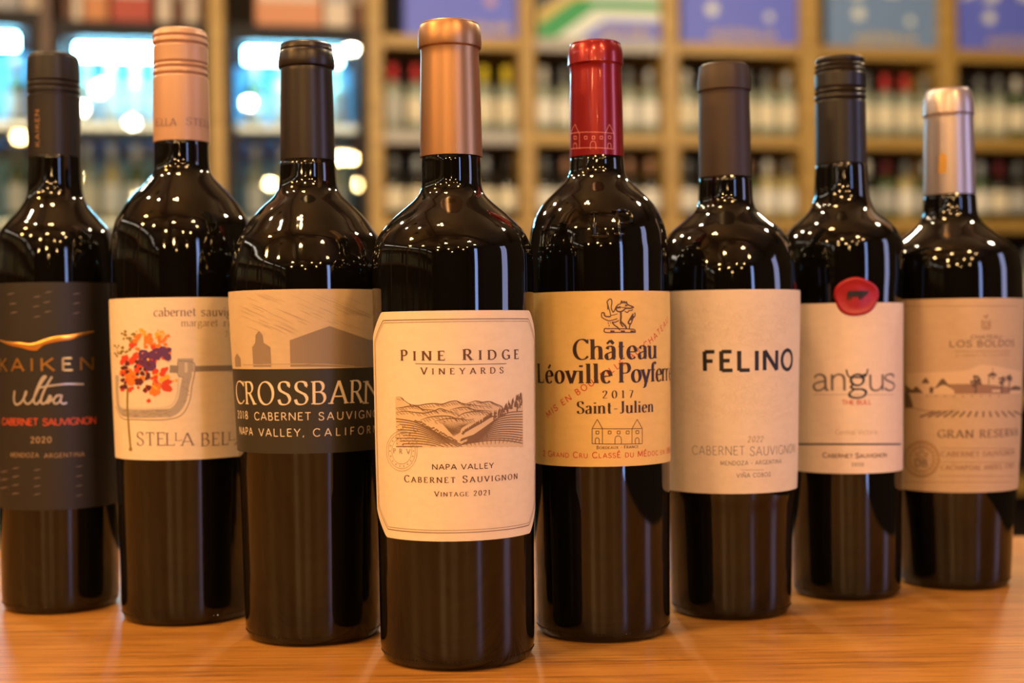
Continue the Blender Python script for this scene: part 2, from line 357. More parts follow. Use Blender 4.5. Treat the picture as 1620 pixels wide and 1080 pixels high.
# ------------------------------------------------------------------ bottles of the front row
def pchip(P):
    xs = [p[0] for p in P]; ys = [p[1] for p in P]; n = len(xs)
    d = [(ys[i+1]-ys[i])/(xs[i+1]-xs[i]) for i in range(n-1)]
    m = [d[0]]+[0 if d[i-1]*d[i] <= 0 else 2*d[i-1]*d[i]/(d[i-1]+d[i]) for i in range(1, n-1)]+[d[-1]]
    def f(x):
        if x <= xs[0]: return ys[0]
        if x >= xs[-1]: return ys[-1]
        i = 0
        while x > xs[i+1]: i += 1
        h = xs[i+1]-xs[i]; t = (x-xs[i])/h
        return (ys[i]*(1+2*t)*(1-t)**2+m[i]*h*t*(1-t)**2+ys[i+1]*t*t*(3-2*t)+m[i+1]*h*t*t*(t-1))
    return f
class Bottle:
    def __init__(s, name, ax, yb, body, cap, capmat, capname, captop, capbot, label, Rl=None, ripple=None):
        """ax: unrolled axis column; yb: row of the nearest point of the base; body/cap: (row, half width in px) silhouettes"""
        yu = yb+TH*(ax-810)
        r0 = .037; D = CH*F/(yu-HOR)+r0
        t = (ax-810)/F; k = math.sqrt(1+t*t)
        s.Y = D; s.X = t*D; s.k = k; s.ax = ax; s.f0 = -math.degrees(math.atan(t))
        z = lambda y: CH-(y+TH*(ax-810)-HOR)*s.Y/F
        r = lambda hw: hw*s.Y/F/k
        body = sorted([(z(y), r(h)) for y, h in body])
        rb = body[0][1]
        prof = [(0, rb*.90), (.0012, rb*.945), (.0035, rb*.98), (.008, rb*1.0)]+[b for b in body if b[0] > .012]
        s.rf = pchip(prof); s.ztop = z(captop)-.004; s.prof = prof
        s.root = empty('wine_bottle', (s.X, s.Y, TZ), label=label, cat='bottle')
        zs = [0, .0006, .0012, .002, .0035, .005, .008]; q = .012
        while q < s.ztop: zs.append(q); q += .0022
        n = 128; vs = []; fs = []
        rings = [(0.004, rb*.55), (0.0, rb*.84)]+[(a, s.rf(a)) for a in zs]+[(s.ztop, s.rf(s.ztop)*.7)]
        # capsule
        zb = s.pix(ax+TH*(capbot-540), capbot, 1)[1]; zt = z(captop)
        cp = sorted([(z(y), r(h)) for y, h in cap])
        cf = [c for c in cp if zb+.001 < c[0] < zt-.0008]
        rbase = cf[0][1]; rt = cf[-1][1]
        P = [(zb+.0, rbase-.0012), (zb, rbase)]+cf+[(zt-.0008, rt), (zt, rt-.0012), (zt-.0001, rt-.003), (zt-.0006, rt-.0042), (zt-.0006, .003)]
        s.capf = pchip([(a, b) for a, b in [(zb, rbase)]+cf+[(zt, rt)]])
        rings = [(a, min(q_, s.capf(a)-.0012) if a > zb+.001 else q_) for a, q_ in rings]
        MBo = MB().lathe(rings, n); s.glass = MBo.build('glass_body', GLASS, s.root, smooth=True)
        Q = []
        for a, b in zip(P, P[1:]):
            Q.append(a)
        Q.append(P[-1])
        s.cap = MB().lathe(Q, 96).build(capname, capmat, s.root, smooth=False)
        me = s.cap.data
        for p in me.polygons: p.use_smooth = True
        me.set_sharp_from_angle(angle=math.radians(20)) if hasattr(me, 'set_sharp_from_angle') else None
        s.zb, s.zt = zb, zt
        mb = MB()
        for k in range(56):
            a = -PI*k/56; rr = s.rf(.0048)-.0002; mb.lathe([(.0046, .00045), (.0052, .00045), (.0054, .0002)], 5, (rr+.0001)*math.cos(a), (rr+.0001)*math.sin(a))
        tag(mb.build('base_stippling', GLASS, s.glass), kind='stuff')
        s.Rl = Rl or s.rf(.12)
    def pix(s, px, py, cap=0):
        d = ray(px, py); r = .037 if not cap else .0155; z = .1
        for _ in range(6):
            a = d.x**2+d.y**2; b = -2*(d.x*s.X+d.y*s.Y); c = s.X**2+s.Y**2-r*r; disc = b*b-4*a*c
            if disc < 0:
                t = -b/(2*a)
            else: t = (-b-math.sqrt(disc))/(2*a)
            z = CH+d.z*t
            if cap == 0: r = s.rf(max(0, z))
            elif cap == 2: r = s.capf(z)
        x, y = d.x*t-s.X, d.y*t-s.Y
        return math.atan2(x, -y), z
    def uv(s, px, py, cap=0):
        a, z = s.pix(px, py, cap); return a*(s.Rl if cap == 0 else .0155), z
    def ux(s, px, py, cap=0):
        return s.uv(px, py, cap)[0] if not isinstance(px, tuple) else math.radians(px[1]+s.f0)*(s.Rl if cap == 0 else .0155)
    def mm(s, h): return h*(s.Y-.036)/F
    def wrap(s, ink, name, m, parent, off=.0003, cap=0, label=None, smooth=True):
        R = s.Rl if not cap else .0155; rf = s.rf if not cap else s.capf; vs = []
        for (u, v), l in zip(ink.v, ink.lift):
            a = u/R; r = rf(v)+off+l; vs.append((r*math.sin(a), -r*math.cos(a), v))
        # face winding: outward
        o = link(name, mesh(name, vs, ink.f, smooth), m, parent)
        return tag(o, label=label)
    def label(s, name, m, ytop, ybot, a0, a1, chamfer=None, off=.0002, label=None, th=.00035):
        """wrapped sheet with thickness between angles a0..a1 (deg) or px columns"""
        c = s.ax; ym = (ytop+ybot)/2
        v1 = s.pix(c+TH*(ytop-540), ytop)[1]; v0 = s.pix(c+TH*(ybot-540), ybot)[1]
        a0, a1 = math.radians(a0+s.f0), math.radians(a1+s.f0); n = 72; m_ = 14
        vs = []; fs = []
        for layer in (0, 1):
            for i in range(n+1):
                a = a0+(a1-a0)*i/n; lo, hi = v0, v1
                if chamfer:
                    ca, cz0, cz1 = chamfer; e = min(a-a0, a1-a); e = max(0, e)
                    if e < ca: lo = v0+cz0*(1-e/ca); hi = v1-cz1*(1-e/ca)
                else:
                    e = min(i, n-i)
                    if e < 2: lo = v0+.0006*(2-e)**1.5; hi = v1-.0006*(2-e)**1.5
                for j in range(m_+1):
                    v = lo+(hi-lo)*j/m_; r = s.rf(v)+off+(th if layer else -.0004); vs.append((r*math.sin(a), -r*math.cos(a), v))
        W = m_+1; B = (n+1)*W
        for i in range(n):
            for j in range(m_):
                q = i*W+j; fs.append((B+q, B+q+W, B+q+W+1, B+q+1)); fs.append((q, q+1, q+W+1, q+W))
        for i in range(n):
            for j in (0, m_):
                q = i*W+j; f = (q, q+W, B+q+W, B+q); fs.append(f if j == 0 else f[::-1])
        for j in range(m_):
            for i in (0, n):
                q = i*W+j; f = (q, B+q, B+q+1, q+1); fs.append(f if i == 0 else f[::-1])
        o = link(name, mesh(name, vs, fs, True), m, s.root); o.data.set_sharp_from_angle(angle=math.radians(40))
        s.v0, s.v1 = v0, v1
        return tag(o, label=label)
    def text(s, txt, x0, x1, y, h, st, m, parent, off=.00065, cap=0, small=None, y1=None, dy=0, name='lettering', ridge=0):
        ink = Ink(); c = s.ax+TH*(y-540); 
        if not isinstance(x1, tuple) and x1 is not None and not isinstance(x0, tuple): c = min(max((x0+x1)/2, c-60), c+60)
        if y1 is None: v = s.uv(c, y, cap)[1]; v_1 = None
        else: v = s.uv(x0, y, cap)[1]; v_1 = s.uv(x1, y1, cap)[1]
        if ridge:
            old = ink.ribbon; ink.ribbon = lambda P, wf, step=.0008: old(P, wf, step, ridge)
        ink.text(txt, s.ux(x0, y, cap), None if x1 is None else s.ux(x1, y if y1 is None else y1, cap), v, s.mm(h), st, v_1, small)
        return s.wrap(ink, name, m, parent, off, cap)
    def P(s, pts, cap=0): return [s.uv(x, y, cap) for x, y in pts]
    def line(s, ink, pts, w, smooth=False, taper=0):
        P = s.P(pts); P = spl(P) if smooth else P; w = s.mm(w)/2
        ink.ribbon(P, (lambda a, b, t: w*(1-taper*abs(2*t-1)**2)) if taper else w)
# ------------------------------------------------------------------ the shop: wall frame (x along the wall, y into it)
WA = math.radians(10.4); WP = Vector((-.25, 5.0, 0))
wd_, wn = Vector((math.cos(WA), math.sin(WA), 0)), Vector((math.sin(WA), -math.cos(WA), 0))
def wp(px, py, dep=0):
    d = ray(px, py); o = Vector((0, 0, CZ)); p0 = WP-wn*dep
    t = (p0-o).dot(wn)/d.dot(wn); q = o+d*t; return (q-WP).dot(wd_), q.z
def wall_empty(name, u, dep=0, z=0, **k):
    return empty(name, WP+wd_*u-wn*dep+Vector((0, 0, z)), WA, **k)
DARKBACK = mat('dark_back_panel', (.020, .014, .010), .7)
GREYRAIL = mat('grey_price_rail', (.36, .34, .30), .4)
WALLM = mat('dim_plaster', (.045, .030, .020), .8); CEILM = mat('warm_ceiling', (.27, .175, .10), .8); FLOORM = mat('dark_floor', (.06, .04, .03), .35)
# room shell
def struct(name, bx, m): MB().box(*bx).build(name, m, kind='structure')
struct('floor', (-3.6, 3.4, -8, 7.0, -.1, 0), FLOORM)
struct('ceiling', (-3.6, 3.4, -8, 7.0, 3.1, 3.2), CEILM)
struct('wall_left', (-3.7, -3.6, -8, 7.0, 0, 3.1), WALLM)
struct('wall_front', (-3.6, 3.4, -8.1, -8, 0, 3.1), WALLM)
struct('wall_back', (-3.6, 3.4, 7.0, 7.1, 0, 3.1), WALLM)
struct('wall_right', (3.4, 3.5, -8, 7.0, 0, 3.1), WALLM)
for i, y in enumerate((-5.6, -3.2, -.8, 1.6)):
    o = MB().box(-3.6, 3.4, y-.17, y+.17, 2.92, 3.1).build('trim_%d' % (i+1), DKWOOD, kind='structure')
struct('trim_5', (-1.0, -.72, -8, 5, 2.93, 3.1), DKWOOD)
# lamps: clusters of three bulbs under the ceiling; several are the ones mirrored in the cooler doors, the last two are added fill
CORD = mat('lamp_metal', (.03, .025, .02), .4, .6)
def mirror_spot(px, py, z=2.62):
    d = ray(px, py); t = (z-CZ)/d.z; q = Vector((0, 0, CZ))+d*t
    k = (q-WP).dot(wn); return q-2*k*wn
MIR = 7
spots = [mirror_spot(*p) for p in ((378,162),(200,195),(168,140),(145,172),(545,250),(568,290),(418,290))]
spots += [Vector(p) for p in ((-1.9,-1.4,2.62),(-.3,-1.3,2.62),(1.5,-1.4,2.62),(-1.1,-2.6,2.62),(.6,-2.7,2.62),(-.3,-4.2,2.62),(1.6,-4.4,2.62),(-1.8,-4.6,2.62),(.2,-6.2,2.62),(1.4,1.4,2.66),(0,2.9,2.7),(1.5,3.4,2.7),(-1.8,2.6,2.7),(-.3,.4,2.66),(-2.4,-.5,2.5),(-1.5,.2,2.55))]  # last two clusters: unseen orange fill added to yellow the labels from the left
for i, p in enumerate(spots):
    if not (-3.4 < p.x < 3.2 and -7.8 < p.y < 4.6) or any((p-q).length < .3 for q in spots[:i]): continue
    r_ = empty('pendant_lamp', (p.x, p.y, 3.1), label='small three-bulb ceiling lamp high above the shop floor, out of view', cat='lamp', group='three-bulb ceiling lamps')
    mb = MB().lathe([(-.03, .05), (0, .06)], 10).lathe([(2.68+.04-3.1, .006), (-.03, .006)], 6)
    near = p.y > 1
    for k in range(3 if i >= MIR or i in (4,) else 2 if i == 2 else 1):
        a = k*2*PI/3+i; x, y = .06*math.cos(a), .06*math.sin(a)
        mb.lathe([(p.z+.045-3.1, .03), (p.z+.10-3.1, .012)], 10, x, y)
        light('POINT', 'bulb', (p.x+x, p.y+y, p.z), BULB_W*(1.65 if near else (1.9 if i >= len(spots)-2 else 1.4 if p.x < 0 else .7) if i >= MIR else 1.7), (1, .80, .52) if near or i < 4 else (1, .52, .14) if i >= len(spots)-2 else WARM, .028)
    mb.box(-.07, .07, -.005, .005, p.z+.095-3.1, p.z+.105-3.1).build('lamp_fitting', CORD, r_)

# shelving
posts = [(583,607),(823,848),(1050,1076),(1268,1299),(1488,1515),(1722,1750)]
pu = [(wp(a, 200)[0], wp(c, 200)[0]) for a, c in posts]
bz = [wp(715, y)[1] for y in (66, 217, 356)]
bz = bz+[bz[2]-.34*k for k in (1, 2, 3, 4)]
SH = wall_empty('wall_shelving', 0, label='tall golden wood shelving with five bays of bottles and flag boxes on the back wall', cat='shelving')
for a, c in pu: MB().box(a, c, 0, .36, 0, 3.0, .004).build('post', WOOD, SH)
cells = [(pu[i][1], pu[i+1][0]) for i in range(5)]
for i, (a, c) in enumerate(cells):
    for j, z in enumerate(bz+[bz[0]+.38]):
        th = .048
        bd = MB().box(a, c, .012, .35, z-th/2, z+th/2, .003).build('shelf_board', WOOD, SH)
        if (i, j) in ((1, 0), (0, 1)): MB().box(a+.005, c-.005, .001, .012, z-.024, z+.024).build('price_rail', GREYRAIL, bd, label='grey price rail')
MB().box(pu[0][0], pu[-1][1], .36, .375, 0, 3.0).build('back_panel', DARKBACK, SH)

# background bottles
gl = {'dark': mat('far_dark_glass', (.012, .012, .008), .12), 'green': mat('far_green_glass', (.05, .09, .03), .12), 'pale': mat('far_pale_glass', (.30, .34, .26), .15), 'straw': mat('far_straw_glass', (.42, .36, .16), .15)}
cp_ = {'red': mat('far_red_foil', (.55, .03, .03), .4), 'yellow': mat('far_yellow_foil', (.70, .55, .02), .4), 'black': mat('far_black_foil', (.02, .02, .02), .4), 'white': mat('far_white_foil', (.60, .60, .54), .4),
       'silver': mat('far_silver_foil', (.40, .44, .46), .4, .3), 'grey': mat('far_grey_foil', (.16, .17, .17), .4), 'bronze': mat('far_bronze_foil', (.36, .20, .12), .4), 'maroon': mat('far_maroon_foil', (.14, .015, .02), .4)}
lbm = {'cream': mat('far_cream_label', (.72, .66, .48), .6), 'white': mat('far_white_label', (.74, .73, .66), .6), 'yellow': mat('far_straw_label', (.68, .60, .34), .6), 'grey': mat('far_grey_label', (.42, .43, .40), .6)}
def far_mesh():
    body = MB().lathe([(0,.033),(.004,.0372),(.17,.0375),(.195,.034),(.215,.022),(.228,.0155),(.27,.0145)], 16)
    cap = MB().lathe([(.222,.0162),(.29,.0152),(.302,.0148),(.303,.012)], 16)
    n = 12; vs = [(.0385*math.sin(a), -.0385*math.cos(a), z) for z in (.045, .15) for a in [math.radians(-75+150*i/n) for i in range(n+1)]]
    return mesh('glass_body', body.v, body.f, True), mesh('capsule', cap.v, cap.f, True), mesh('label', vs, [(i, i+1, n+2+i, n+1+i) for i in range(n)], True)
FB, FC, FL = far_mesh(); proto = {}
ORD = ['first', 'second', 'third', 'fourth', 'fifth', 'sixth', 'seventh', 'eighth', 'ninth', 'tenth', 'eleventh', 'twelfth']
def part(me, key, m, parent, name):
    k = (name, key)
    if k not in proto:
        q = me.copy(); q.materials.append(m); proto[k] = q
    o = bpy.data.objects.new(name, proto[k]); C.objects.link(o); o.parent = parent; return o
gw = {'dark': 'dark', 'green': 'green', 'pale': 'pale', 'straw': 'straw'}
def far_bottle(u, z, dep, g, c, l, where, n, group, h=1.0):
    r_ = wall_empty('wine_bottle', u, dep, z, label=f'{c}-capped {gw[g]} bottle, {ORD[n]} from left, {where}', cat='bottle', group=group)
    r_.scale = (1, 1, h)
    part(FB, g, gl[g], r_, 'glass_body'); part(FC, c, cp_[c], r_, 'capsule'); part(FL, l, lbm[l], r_, 'label')
rnd = random.Random(11)
cname = ['first', 'second', 'third', 'fourth', 'fifth']
caps = {(0,1): ['red','red','grey','grey','yellow','yellow'], (1,1): ['white','grey','silver','black','grey','silver'], (2,1): ['white','grey','black','grey','grey','silver'], (3,1): ['black','silver','grey','red','red','grey'], (4,1): ['black','grey','grey','white','grey','silver','grey'],
        (0,2): ['grey','silver','black','grey','silver','black'], (1,2): ['grey','bronze','black','grey','bronze','bronze'], (2,2): ['grey','white','grey','bronze','white','grey'], (3,2): ['grey','white','white','maroon','grey','silver'], (4,2): ['grey','silver','maroon','grey','white','grey','silver'],
        (0,3): ['grey']*6, (1,3): ['grey']*6, (2,3): ['grey']*6, (3,3): ['bronze']*6, (4,3): ['red','red','grey','silver','grey','grey']}
rows = {1: 'on the upper bottle shelf', 2: 'on the lower bottle shelf', 3: 'on the shelf behind the front bottles'}
rw = {1: 'upper bottle shelf', 2: 'lower bottle shelf', 3: 'shelf behind front row'}
for (i, j), cl in caps.items():
    if j == 3 and i < 4: continue
    a, c = cells[i]; n = len(cl); z = bz[j]+.024
    for k, cc in enumerate(cl):
        u = a+(c-a)*(k+.5)/n
        g = 'pale' if (i, j) in ((0,1),(1,1),(2,1),(3,1)) and cc not in ('black',) else rnd.choice(['dark','dark','green','pale','straw'] if i > 1 else ['dark','pale','dark'])
        if (i, j) == (4, 1): g = 'pale' if k % 3 else 'green'
        l = 'cream' if j == 1 and i > 1 else ('white' if i == 1 else rnd.choice(['white','grey','cream']))
        hh = (bz[0]-bz[1]-.048-.055)/.303 if j == 1 else (bz[1]-bz[2]-.048-.045)/.303
        far_bottle(u, z, .052, g, cc, l, f'{cname[i]} bay of the {rw[j]}', k, f'bottles {rows[j]}, {cname[i]} bay', min(1.0, hh))
        # the bottle behind it in depth
# flag boxes on the top shelf
bx_blue = mat('box_blue', (.12, .16, .72), .5); bx_steel = mat('box_steel_blue', (.16, .27, .50), .5); bx_white = mat('box_white', (.72, .78, .74), .5)
bx_star = mat('box_red_star', (.55, .12, .22), .5); bx_gold = mat('box_gold', (.60, .45, .12), .5); bx_green = mat('box_green', (.03, .32, .10), .5); bx_black = mat('box_black', (.06, .06, .05), .5); bx_red = mat('box_red', (.50, .04, .04), .5)
boxes = [((640,821), bx_blue, 'NEW ZEALAND', 'blue flag box with a small red star in the first bay of the top shelf'), ((851,1047), bx_white, 'SOUTH AFRICA', 'flag box with green, gold, white and blue bands, second bay of the top shelf'),
         ((1078,1262), bx_blue, 'AUSTRALIA', 'blue flag box with white stars in the third bay of the top shelf'), ((1309,1482), bx_steel, 'AUSTRALIA', 'greyish steel blue flag box with white stars in the fourth bay of the top shelf'),
         ((1516,1700), bx_blue, 'AUSTRALIA', 'blue flag box with white stars, fifth bay of the top shelf')]
for (x0, x1), m, txt, lab in boxes:
    u0, u1 = wp(x0, 40, .03)[0], wp(x1, 40, .03)[0]; z0 = bz[0]+.024; W_ = u1-u0; H_ = .30
    r_ = wall_empty('flag_box', (u0+u1)/2, .03, z0, label=lab, cat='box')
    MB().box(-W_/2, W_/2, 0, .27, 0, H_, .003).build('carton', m, r_)
    MB().box(-W_/2+.002, W_/2-.002, -.002, .02, H_, H_+.004).build('lid_edge', m, r_)
    def face(ink, name, mm_, off=.0015):
        tag(link(name, mesh(name, [(x, -off, y) for x, y in ink.v], ink.f), mm_, r_))
    def star(cx, cy, R_, n=7, q=.5): return [(cx+(R_ if k % 2 == 0 else R_*q)*math.sin(PI*k/n), cy+(R_ if k % 2 == 0 else R_*q)*math.cos(PI*k/n)) for k in range(2*n)]
    if txt == 'NEW ZEALAND':
        for cx, cy, R_ in ((W_*.25,.135,.020),(W_*.38,.2,.017),(W_*.12,.21,.017),(W_*.25,.26,.02)):
            ink = Ink(); ink.poly(star(cx, cy, R_+.006, 5)); face(ink, 'star_edge', bx_white, .0012); ink = Ink(); ink.poly(star(cx, cy, R_, 5)); face(ink, 'star', bx_star, .0018)
        ink = Ink(); ink.text(txt, -W_*.1, W_*.42, .022, .028, SANSB); face(ink, 'lettering', bx_gold, .002)
    elif txt == 'SOUTH AFRICA':
        for nm, mm_, P in (('black_triangle', bx_black, [(-W_/2,.10),(-W_*.16,H_/2+.05),(-W_/2,H_)]), ('gold_band', bx_gold, [(-W_/2,.04),(-W_/2,.10),(-W_*.24,.17),(-W_*.05,.17),(-W_*.12,.15),(-W_*.2,.135)]),
            ('green_band', bx_green, [(-W_/2,0),(-W_/2,.05),(-W_*.2,.15),(W_/2,.15),(W_/2,.115),(-W_*.05,.115),(-W_*.38,0)]),
            ('blue_band', bx_blue, [(-W_*.20,0),(W_*.04,.075),(W_/2,.075),(W_/2,0)]), ('red_band', bx_red, [(-W_*.2,H_),(W_*.04,.2),(W_/2,.2),(W_/2,H_)])):
            ink = Ink(); ink.poly(P); face(ink, nm, mm_, .0012+.0002*(nm == 'green_band'))
        ink = Ink(); ink.text(txt, 0, W_*.42, .02, .026, SANSB); face(ink, 'lettering', bx_gold, .002)
    else:
        s0 = -W_*.24 if m is bx_blue else -W_*.22
        for cx, cy, R_ in ((s0, .128, .034), (W_*.25, .105, .022), (W_*.3, .22, .02)):
            ink = Ink(); ink.poly(star(cx, cy, R_)); face(ink, 'star', bx_white)
        ink = Ink()
        for q in ([(-W_*.5,.20),(-W_*.42,.2),(-W_*.2,.26),(-W_*.28,.26)], [(-W_*.3,.19),(-W_*.18,.19),(-W_*.1,.26),(-W_*.18,.26)], [(W_*.02,.2),(W_*.16,.2),(W_*.1,.26),(-W_*.02,.26)]): ink.poly(q)
        face(ink, 'white_bars', bx_white)
        ink = Ink(); ink.text(txt, -W_*.26, W_*.30, .018, .034, SANSB); face(ink, 'lettering', bx_gold, .002)

# coolers with glass doors
FRAME = mat('cooler_black', (.016, .014, .016), .6, spec=.25); INNER = mat('cooler_liner', (.16, .54, .85), .5); LED = mat('led_strip', (.8, .9, 1), .5, emis=(.28, .76, 1), est=95)
WIRE = mat('wire_shelf', (.55, .60, .62), .35, .6)
def pane_mat():
    m = bpy.data.materials.new('door_glass'); m.use_nodes = True; N = m.node_tree.nodes; L = m.node_tree.links
    for n in list(N):
        if n.type != 'OUTPUT_MATERIAL': N.remove(n)
    out = N['Material Output']; t = N.new('ShaderNodeBsdfTransparent'); g = N.new('ShaderNodeBsdfGlossy'); g.inputs['Roughness'].default_value = .01
    t.inputs[0].default_value = (.94, .97, .98, 1); f = N.new('ShaderNodeFresnel'); f.inputs[0].default_value = 1.65; mx = N.new('ShaderNodeMixShader')
    L.new(f.outputs[0], mx.inputs[0]); L.new(t.outputs[0], mx.inputs[1]); L.new(g.outputs[0], mx.inputs[2]); L.new(mx.outputs[0], out.inputs[0]); return m
PANE = pane_mat()
cz_top = wp(250, 33)[1]; led_z = wp(200, 76)[1]; hd_z = wp(200, 58)[1]
shz = [wp(250, 196)[1], wp(250, 352)[1]]; shz += [shz[1]-.36, shz[1]-.72]
def cooler(x0, x1, label, nm, dy=0):
    u0, u1 = wp(x0, 150)[0], wp(x1, 150)[0]; c = (u0+u1)/2; W_ = u1-u0; t = .03
    r_ = wall_empty('drinks_cooler', c, .02, 0, label=label, cat='cooler'); a, e = -W_/2, W_/2; zt = cz_top-dy
    MB().box(a, a+t, 0, .5, .0, zt).build('side_panel', FRAME, r_); MB().box(e-t, e, 0, .5, .0, zt).build('side_panel', FRAME, r_)
    MB().box(a+t, e-t, 0, .5, hd_z-dy, zt).build('top_housing', FRAME, r_); MB().box(a+t, e-t, 0, .5, 0, .25).build('base_housing', FRAME, r_)
    MB().box(a+t, e-t, .48, .5, .25, hd_z-dy).build('back_liner', INNER, r_)
    d = MB().box(a+.002, a+.034, -.03, -.002, .2, hd_z-dy+.02).box(e-.034, e-.002, -.03, -.002, .2, hd_z-dy+.02).box(a+.034, e-.034, -.03, -.002, hd_z-dy-.01, hd_z-dy+.02).box(a+.034, e-.034, -.03, -.002, .2, .25).build('door_frame', FRAME, r_)
    MB().box(a+.034, e-.034, -.018, -.012, .25, hd_z-dy-.01).build('glass_pane', PANE, d)
    MB().box(e-.05, e-.03, -.06, -.03, .9, 1.4, .004).build('door_handle', WIRE, d)
    MB().box(a+.07, e-.09, .06, .09, led_z-dy-.020, led_z-dy+.024).build('led_strip', LED, r_)
    for z in shz: MB().box(a+t, e-t, .05, .47, z-.006, z).box(a+t, e-t, .04, .05, z-.012, z+.012).build('wire_shelf', WIRE, r_)
    for j in (0, 1, 2):
        n = max(1, int((W_-.08)/.088)); z = shz[j]
        for k in range(n):
            g, cc, l = rnd.choice(['pale','green','straw','pale']), rnd.choice(['white','silver','yellow','grey','silver','bronze']), rnd.choice(['white','grey','cream','white'])
            far_bottle(c+a+.05+(W_-.10)*(k+.5)/n, z+.001, .16, g, cc, l, f'{["upper","middle","lower"][j]} shelf of the {nm} cooler', k, f'bottles on the {["upper","middle","lower"][j]} shelf of the {nm} cooler', .82 if j == 0 else .95)
cooler(-190, 64, 'lit drinks cooler with a glass door, cut off by the left edge of the photo', 'left edge', -.03)
cooler(84, 331, 'lit drinks cooler with black header behind the two bottles at the left', 'middle')
cooler(357, 582, 'lit drinks cooler behind the brown-capped bottle, beside the golden shelving', 'right')
for x0, x1, zt, nm in ((331,357,3.0,'golden wooden post between the middle and right coolers'), (64,84,3.0,'brown wooden post between the left edge and middle coolers')):
    u0, u1 = wp(x0, 150)[0], wp(x1, 150)[0]; r_ = MB().box(-(u1-u0)/2+.002, (u1-u0)/2-.002, 0, .4, 0, zt, .004).build('wooden_post', WOOD if x0 > 100 else DKWOOD)
    r_.location = WP+wd_*((u0+u1)/2)+wn*.01; r_.rotation_euler = (0, 0, WA); tag(r_, nm, 'post')
# boxes and bottles standing on top of the coolers
BX = {'orange': mat('carton_orange', (.55, .22, .08), .6), 'red': mat('carton_red', (.40, .06, .04), .6), 'white': mat('carton_white', (.66, .56, .46), .6), 'peach': mat('carton_peach', (.62, .27, .14), .6), 'brown': mat('carton_brown', (.16, .07, .04), .6), 'grey': mat('carton_grey', (.34, .34, .36), .6)}
flap = mat('carton_tape', (.5, .42, .30), .5)
def carton(x0, x1, c, where, dz=0, h=.26):
    u0, u1 = wp(x0, 10)[0], wp(x1, 10)[0]; W_ = u1-u0-.004
    r_ = wall_empty('carton', (u0+u1)/2, .08, cz_top-dz, label=f'{c} carton {where}', cat='carton')
    MB().box(-W_/2, W_/2, 0, .25, 0, h, .003).build('box_body', BX[c], r_); MB().box(-min(.03, W_/4), min(.03, W_/4), .03, .22, h, h+.001).build('tape', flap, r_)
    MB().box(-W_/2+.01, W_/2-.01, -.001, 0, .1, .18).build('front_panel', BX['white'] if c != 'white' else BX['grey'], r_)
for x0, x1, c, wh in ((95,108,'brown','narrow, at the left end on the middle cooler'), (110,126,'white','narrow, second from left on the middle cooler'), (128,168,'orange','with cream panel on the middle cooler'), (172,238,'red','wide, on the middle cooler'),
                  (247,268,'white','narrow, right of the red one on the middle cooler'), (272,290,'brown','narrow, third from the right on the middle cooler'), (292,312,'white','narrow, near the right end on the middle cooler'), (314,328,'brown','narrow, at the right end on the middle cooler'),
                  (404,512,'peach','wide, on the right cooler'), (515,556,'white','right of the peach one on the right cooler'), (560,580,'brown','at the right end on the right cooler')):
    carton(x0, x1, c, wh)
carton(-40, 26, 'grey', 'left, on the left edge cooler', -.03); carton(30, 60, 'white', 'right, on the left edge cooler', -.03)
# side shelving along the left wall behind the camera, mirrored in the bottles
r_ = empty('side_shelving', (-3.3, -1.5, 0), label='long dark side shelving along the left wall, out of view', cat='shelving')
mb = MB()
for z in (.5, 1.0, 1.5, 2.0, 2.45): mb.box(0, .3, -4, 4, z-.02, z+.02)
mb.build('shelf_board', DKWOOD, r_)
for y in (-4, -2.4, -.8, .8, 2.4, 4): MB().box(-.02, .32, y-.04, y+.04, 0, 2.7).build('post', DKWOOD, r_)
MB().box(.0, .05, -4, 4, 2.56, 2.62).build('light_strip', mat('strip_light', (1, 1, 1), .5, emis=(1, .93, .8), est=9), r_)
mb = MB(); rn = random.Random(2)
for z in (.52, 1.02, 1.52, 2.02):
    for k in range(70):
        if rn.random() < .85: mb.lathe([(z, .035), (z+.18, .035), (z+.22, .015), (z+.3, .014)], 6, .12, -3.9+k*.112)
tag(mb.build('bottle_stock', gl['pale'], r_), kind='stuff')

# ---- 1: centre front, cream octagonal label
b = Bottle('w', 717.8, 1063, [(1000,121.5),(860,123),(700,125.5),(500,127),(430,127.5),(400,126.5),(390,124),(378,119),(366,112),(355,103),(344,92),(333,79),(322,65.5),(311,54.5),(302,49.5),(290,47.5),(243,46.8),(60,46)],
    [(240,49.3),(160,48),(95,46.2),(84,46),(80,46.6),(77.5,49.6),(74,50.3),(60,50),(48,48.8),(42,46.5)], M['copper'], 'capsule', 38, 243,
    'tall dark wine bottle with copper capsule and cream octagonal vineyard label, foremost of the row')
lb = b.label('label', M['pap'], 491, 856, -78.4, 85.6, (.34, .0125, .0125), label='cream octagonal paper label with a landscape engraving')
ink = Ink()
zt, zb_ = b.v1, b.v0; R = b.Rl; A0, A1 = math.radians(-76)*R, math.radians(88)*R
for ins, wd in ((.0042, .00022), (.0054, .00012)):
    c = .34*R; k = ins*.5
    x0, x1, y0, y1 = A0+ins, A1-ins, zb_+ins, zt-ins
    pts = [(x0, y0+.0125-k), (x0, y1-.0125+k), (x0+c-k*1.2, y1), (x1-c+k*1.2, y1), (x1, y1-.0125+k), (x1, y0+.0125-k), (x1-c+k*1.2, y0), (x0+c-k*1.2, y0), (x0, y0+.0125-k)]
    for a, q in zip(pts, pts[1:]): ink.ribbon([a, q], wd, .0015)
b.wrap(ink, 'border', M['border'], lb, .00062)
T = lambda *a, **k: b.text(*a, **k)
T('Pine Ridge', 636, 819, 569.5, 17, SERIFT, M['brown'], lb, small=.88)
ink = Ink(); b.line(ink, [(658,575),(728,576.5),(800,575)], 1.0)
